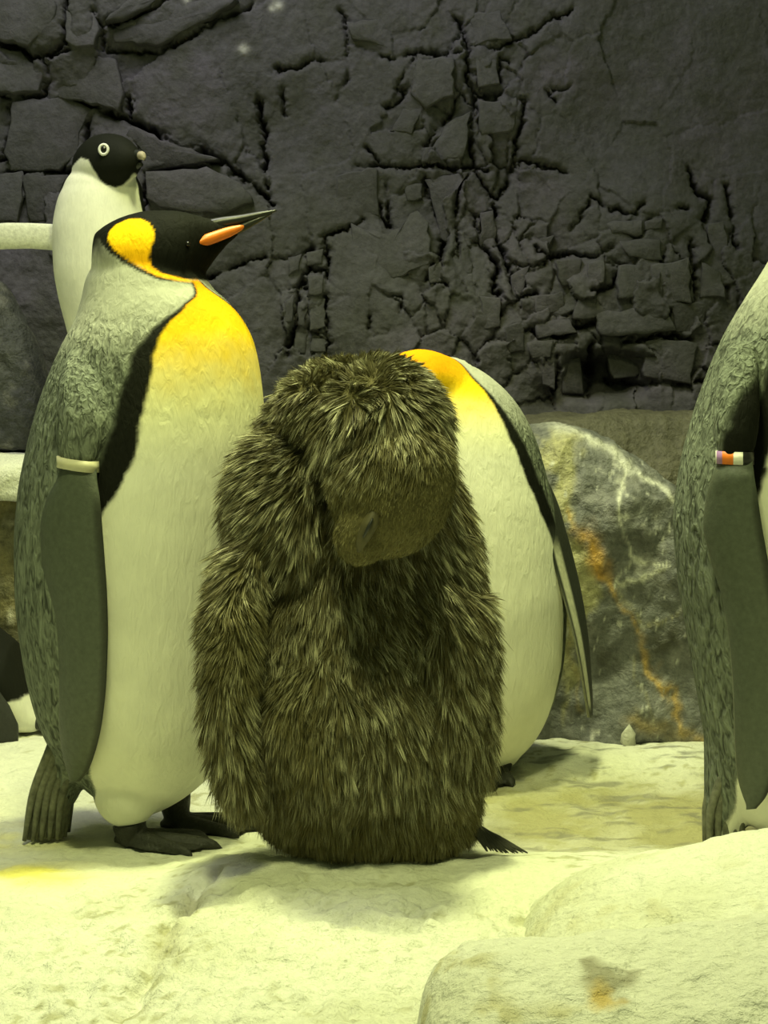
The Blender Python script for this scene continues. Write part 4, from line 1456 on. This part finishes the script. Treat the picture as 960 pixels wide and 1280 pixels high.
def build_chick():
    secs = [(466, 392, 470), (474, 372, 496), (490, 354, 515), (520, 336, 536), (560, 320, 552), (600, 307, 566), (640, 296, 582), (680, 290, 594), (720, 287, 602), (760, 284, 607),
            (800, 284, 608), (850, 286, 607), (900, 290, 604), (950, 298, 600), (995, 312, 596), (1030, 332, 592), (1052, 352, 584), (1064, 375, 560)]
    fr = Frame(2.19, secs, 0.80)
    b = fr.w(465, 1064)
    gz = float(ground_z(np.array([b[0]]), np.array([b[1]]))[0])
    root = thing('penguin_chick', 'fluffy brown penguin chick with its head bowed onto its breast', 'penguin', (b[0], b[1], gz))
    trunk = fr.body(56, 80)
    tpx, tpy, tdep = fr.back(trunk[0])
    trunk[0][:, 1] += 34 * fr.u * np.exp(-((tpy - 690) / 90) ** 2)          # hollow breast under the bowed head
    parts = [trunk,
             fr.blob(478, 535, -112, 74, 80, 84, math.radians(4)),        # crown and forehead
             fr.blob(490, 600, -150, 72, 70, 84, math.radians(16)),       # face hanging forward
             fr.blob(458, 650, -178, 34, 34, 40, math.radians(30)),       # chin end towards the bill
             fr.blob(440, 505, -50, 84, 84, 52),                          # nape bulge
             fr.blob(362, 640, -30, 72, 80, 110),                         # left shoulder
             fr.blob(440, 885, -40, 128, 112, 140),                       # belly
             fr.blob(535, 840, -20, 72, 90, 150),                         # right flank
             ring_loft([ell_ring(fr.w(x, y, d), np.array([w * fr.u, 0, 0]), np.array([0, t * fr.u, 0]), 30) for x, y, d, w, t in
                        [(330, 650, -60, 20, 30), (310, 700, -90, 28, 34), (300, 750, -112, 31, 34), (296, 810, -126, 29, 28), (297, 860, -132, 26, 24), (301, 920, -132, 23, 20), (308, 962, -128, 18, 16), (316, 988, -122, 8, 8)]]),
             ring_loft([ell_ring(fr.w(x, y, d), np.array([w * fr.u, 0, 0]), np.array([0, t * fr.u, 0]), 30) for x, y, d, w, t in
                        [(588, 740, -20, 18, 34), (594, 800, -30, 20, 34), (596, 860, -34, 18, 30), (596, 920, -36, 16, 24), (595, 970, -36, 10, 14)]])]
    me = union('body', parts, 0.005, 8)
    V = coords(me)
    put('body', me, M_SKIN, root)
    # --- down
    me.calc_loop_triangles()
    tri = np.zeros(len(me.loop_triangles) * 3, np.int32)
    me.loop_triangles.foreach_get('vertices', tri)
    tri = tri.reshape(-1, 3)
    vn = np.zeros(len(me.vertices) * 3)
    me.vertices.foreach_get('normal', vn)
    vn = vn.reshape(-1, 3)
    area_ = np.linalg.norm(np.cross(V[tri[:, 1]] - V[tri[:, 0]], V[tri[:, 2]] - V[tri[:, 0]]), axis=1)
    cen = V[tri].mean(1)
    wgt = area_ * np.where(cen[:, 1] < fr.d0 + 0.05, 1.0, 0.35) * np.where(cen[:, 2] < gz + 0.012, 0.15, 1.0)
    NB = 190000
    k = RNG.choice(len(tri), NB, p=wgt / wgt.sum())
    r1, r2 = np.sqrt(RNG.random(NB)), RNG.random(NB)
    ba = np.stack([1 - r1, r1 * (1 - r2), r1 * r2], 1)
    p = (V[tri[k]] * ba[..., None]).sum(1)
    n = (vn[tri[k]] * ba[..., None]).sum(1)
    n /= np.linalg.norm(n, axis=1)[:, None]
    px, py, dep = fr.back(p)
    nse = fbm(p, 30, 3, 400)
    nse2 = fbm(p + 9, 30, 3, 404)
    big = fbm(p + 4, 9, 2, 408)
    # short plush on the face, upright on the crown, long hanging strands on the body
    d_face = np.minimum(np.linalg.norm((p - fr.w(490, 604, -150)) / (np.array([78, 78, 88]) * fr.u), axis=1),
                        np.linalg.norm((p - fr.w(458, 655, -178)) / (np.array([40, 44, 50]) * fr.u), axis=1))
    face = sstep(1.10, 0.98, d_face) * sstep(-95, -125, dep) * sstep(510, 625, py + 0.25 * (px - 490) + 18 * nse)
    crown = sstep(540, 470, py)
    low = sstep(930, 1020, py)
    fluff = np.clip(np.exp(-(((px - 305) / 45) ** 2 + ((py - 770) / 70) ** 2)) + 0.9 * np.exp(-(((px - 375) / 50) ** 2 + ((py - 880) / 80) ** 2)), 0, 1)
    L = 0.033 + 0.008 * nse
    L = L * (1 - face) + 0.0065 * face
    L = L * (1 - 0.40 * low) * (1 - 0.30 * fluff) * (1 - 0.38 * crown)
    L *= RNG.uniform(0.6, 1.3, NB)
    flow = np.tile([0.0, 0.0, -1.0], (NB, 1))
    sh = np.exp(-(((px - 330) / 80) ** 2 + ((py - 580) / 120) ** 2))
    flow[:, 0] -= 1.1 * sh
    flow[:, 0] += 0.35 * sstep(520, 620, px) * sstep(980, 760, py)
    flow[:, 0] += 0.55 * nse + 0.35 * big + 0.9 * fluff * nse2
    flow[:, 2] += 0.3 * nse2
    flow = mix(flow, np.column_stack([(px - 445) / 110 + 0.8 * nse, -0.3 + 0.8 * nse2, 0.25 + 0.6 * big]), crown)
    flow = mix(flow, np.tile([-0.25, -0.2, -1.0], (NB, 1)), face)
    flow -= n * (flow * n).sum(1)[:, None]
    flow /= np.linalg.norm(flow, axis=1)[:, None] + 1e-9
    lift = 0.40 + 0.55 * crown + 0.25 * low + 0.3 * fluff - 0.1 * face + 0.25 * sh
    D = flow + n * lift[:, None] + RNG.normal(0, 0.20, (NB, 3))
    D /= np.linalg.norm(D, axis=1)[:, None]
    # filaments gather into tufts: every tip leans to the tip of its tuft
    tip = p + D * L[:, None]
    seeds = RNG.choice(NB, 15000, replace=False)
    kd = kdtree.KDTree(len(seeds))
    for q, sd in enumerate(seeds):
        kd.insert(p[sd], q)
    kd.balance()
    inv = np.fromiter((kd.find(q)[1] for q in p), int, NB)
    trnd = RNG.random(len(seeds))[inv]
    tstr = RNG.uniform(0.25, 0.9, len(seeds))[inv]
    tc = tip[seeds][inv]
    cl = (tstr * (1 - 0.7 * face) * (1 - 0.5 * low) * (1 - 0.4 * fluff))[:, None]
    tip = tip * (1 - cl) + tc * cl
    D = tip - p
    L = np.linalg.norm(D, axis=1)
    D /= L[:, None] + 1e-9
    hit = (p + D * L[:, None] * 1.2)[:, 2] < gz + 0.003
    L[hit] *= 0.45
    W = np.where(RNG.random(NB) < 0.2, 0.0017, 0.0010) * (1 - 0.1 * face)
    mid = np.array([0.115, 0.102, 0.047])
    pale = np.array([0.74, 0.72, 0.50])
    ol = np.array([0.175, 0.155, 0.062])
    rr = RNG.random(NB)
    c0 = np.tile(mid, (NB, 1)) * (0.8 + 0.4 * rr)[:, None]
    tl = np.clip(1.5 * (trnd - 0.42) + 0.5 * (rr - 0.5), 0, 1)
    c1 = mix(np.tile(mid, (NB, 1)), pale, tl)
    soft = np.clip(np.maximum(np.maximum(low * 0.8, fluff * 0.8), face), 0, 1)
    c0 = mix(c0, ol, soft * 0.85)
    c1 = mix(c1, ol * (0.85 + 0.4 * rr)[:, None], soft * 0.85)
    Vb, Q, T, C = blades(p - n * 0.001, D, n, L, W, c0, c1, 0.14)
    fm = new_mesh('down_coat', Vb - np.array(root.location), quads=Q, tris=T, smooth=False)
    set_color(fm, C)
    fo = link('down_coat', fm, M_DOWN, root)
    fo['kind'] = 'stuff'
    fo['label'] = 'long brown down with pale tips'
    # --- bill and closed eye showing from the short down of the face
    def W_(x, y, d):
        return P(x, y, fr.d0 + d * fr.u)
    simple('bill', tube([W_(470, 640, -205), W_(461, 658, -213), W_(451, 680, -214), W_(448, 690, -211)], np.array([8, 9, 5.5, 2]) * fr.u, 16, samples=18), M_CHBILL, root)
    simple('bill_slit', tube([W_(466, 648, -221), W_(460, 660, -224), W_(454, 672, -222)], np.array([1.0, 2.0, 1.0]) * fr.u, 10, samples=10), M_BEAK, root)
    # --- stiff tail feathers at the side
    for i in range(20):
        k = i / 19
        a = fr.w(584, 1008 + 26 * k, -6 + 14 * k)
        q = random.uniform(-5, 5)
        e = fr.w(608 + 52 * k + q, 1068 - 3 * k, -34 + 28 * k + q)
        e[2] = float(ground_z(np.array([e[0]]), np.array([e[1]]))[0]) + 0.003 + 0.004 * (1 - k)
        mm = (a + e) / 2 + np.array([-0.004, 0, 0.003])
        simple('tail_feather', tube([a, mm, e], np.array([6, 6.5, 1.0]) * fr.u, 8, 0.5, samples=8), M_TAILC, root)


M_CHBILL = plain('chick_bill', (0.085, 0.075, 0.036), 0.6, 0.3, 80, 0.3, 0.3)
M_TAILC = plain('chick_tail_feather', (0.035, 0.035, 0.026), 0.6, 0.3, 80, 0.4, 0.3)
build_chick()
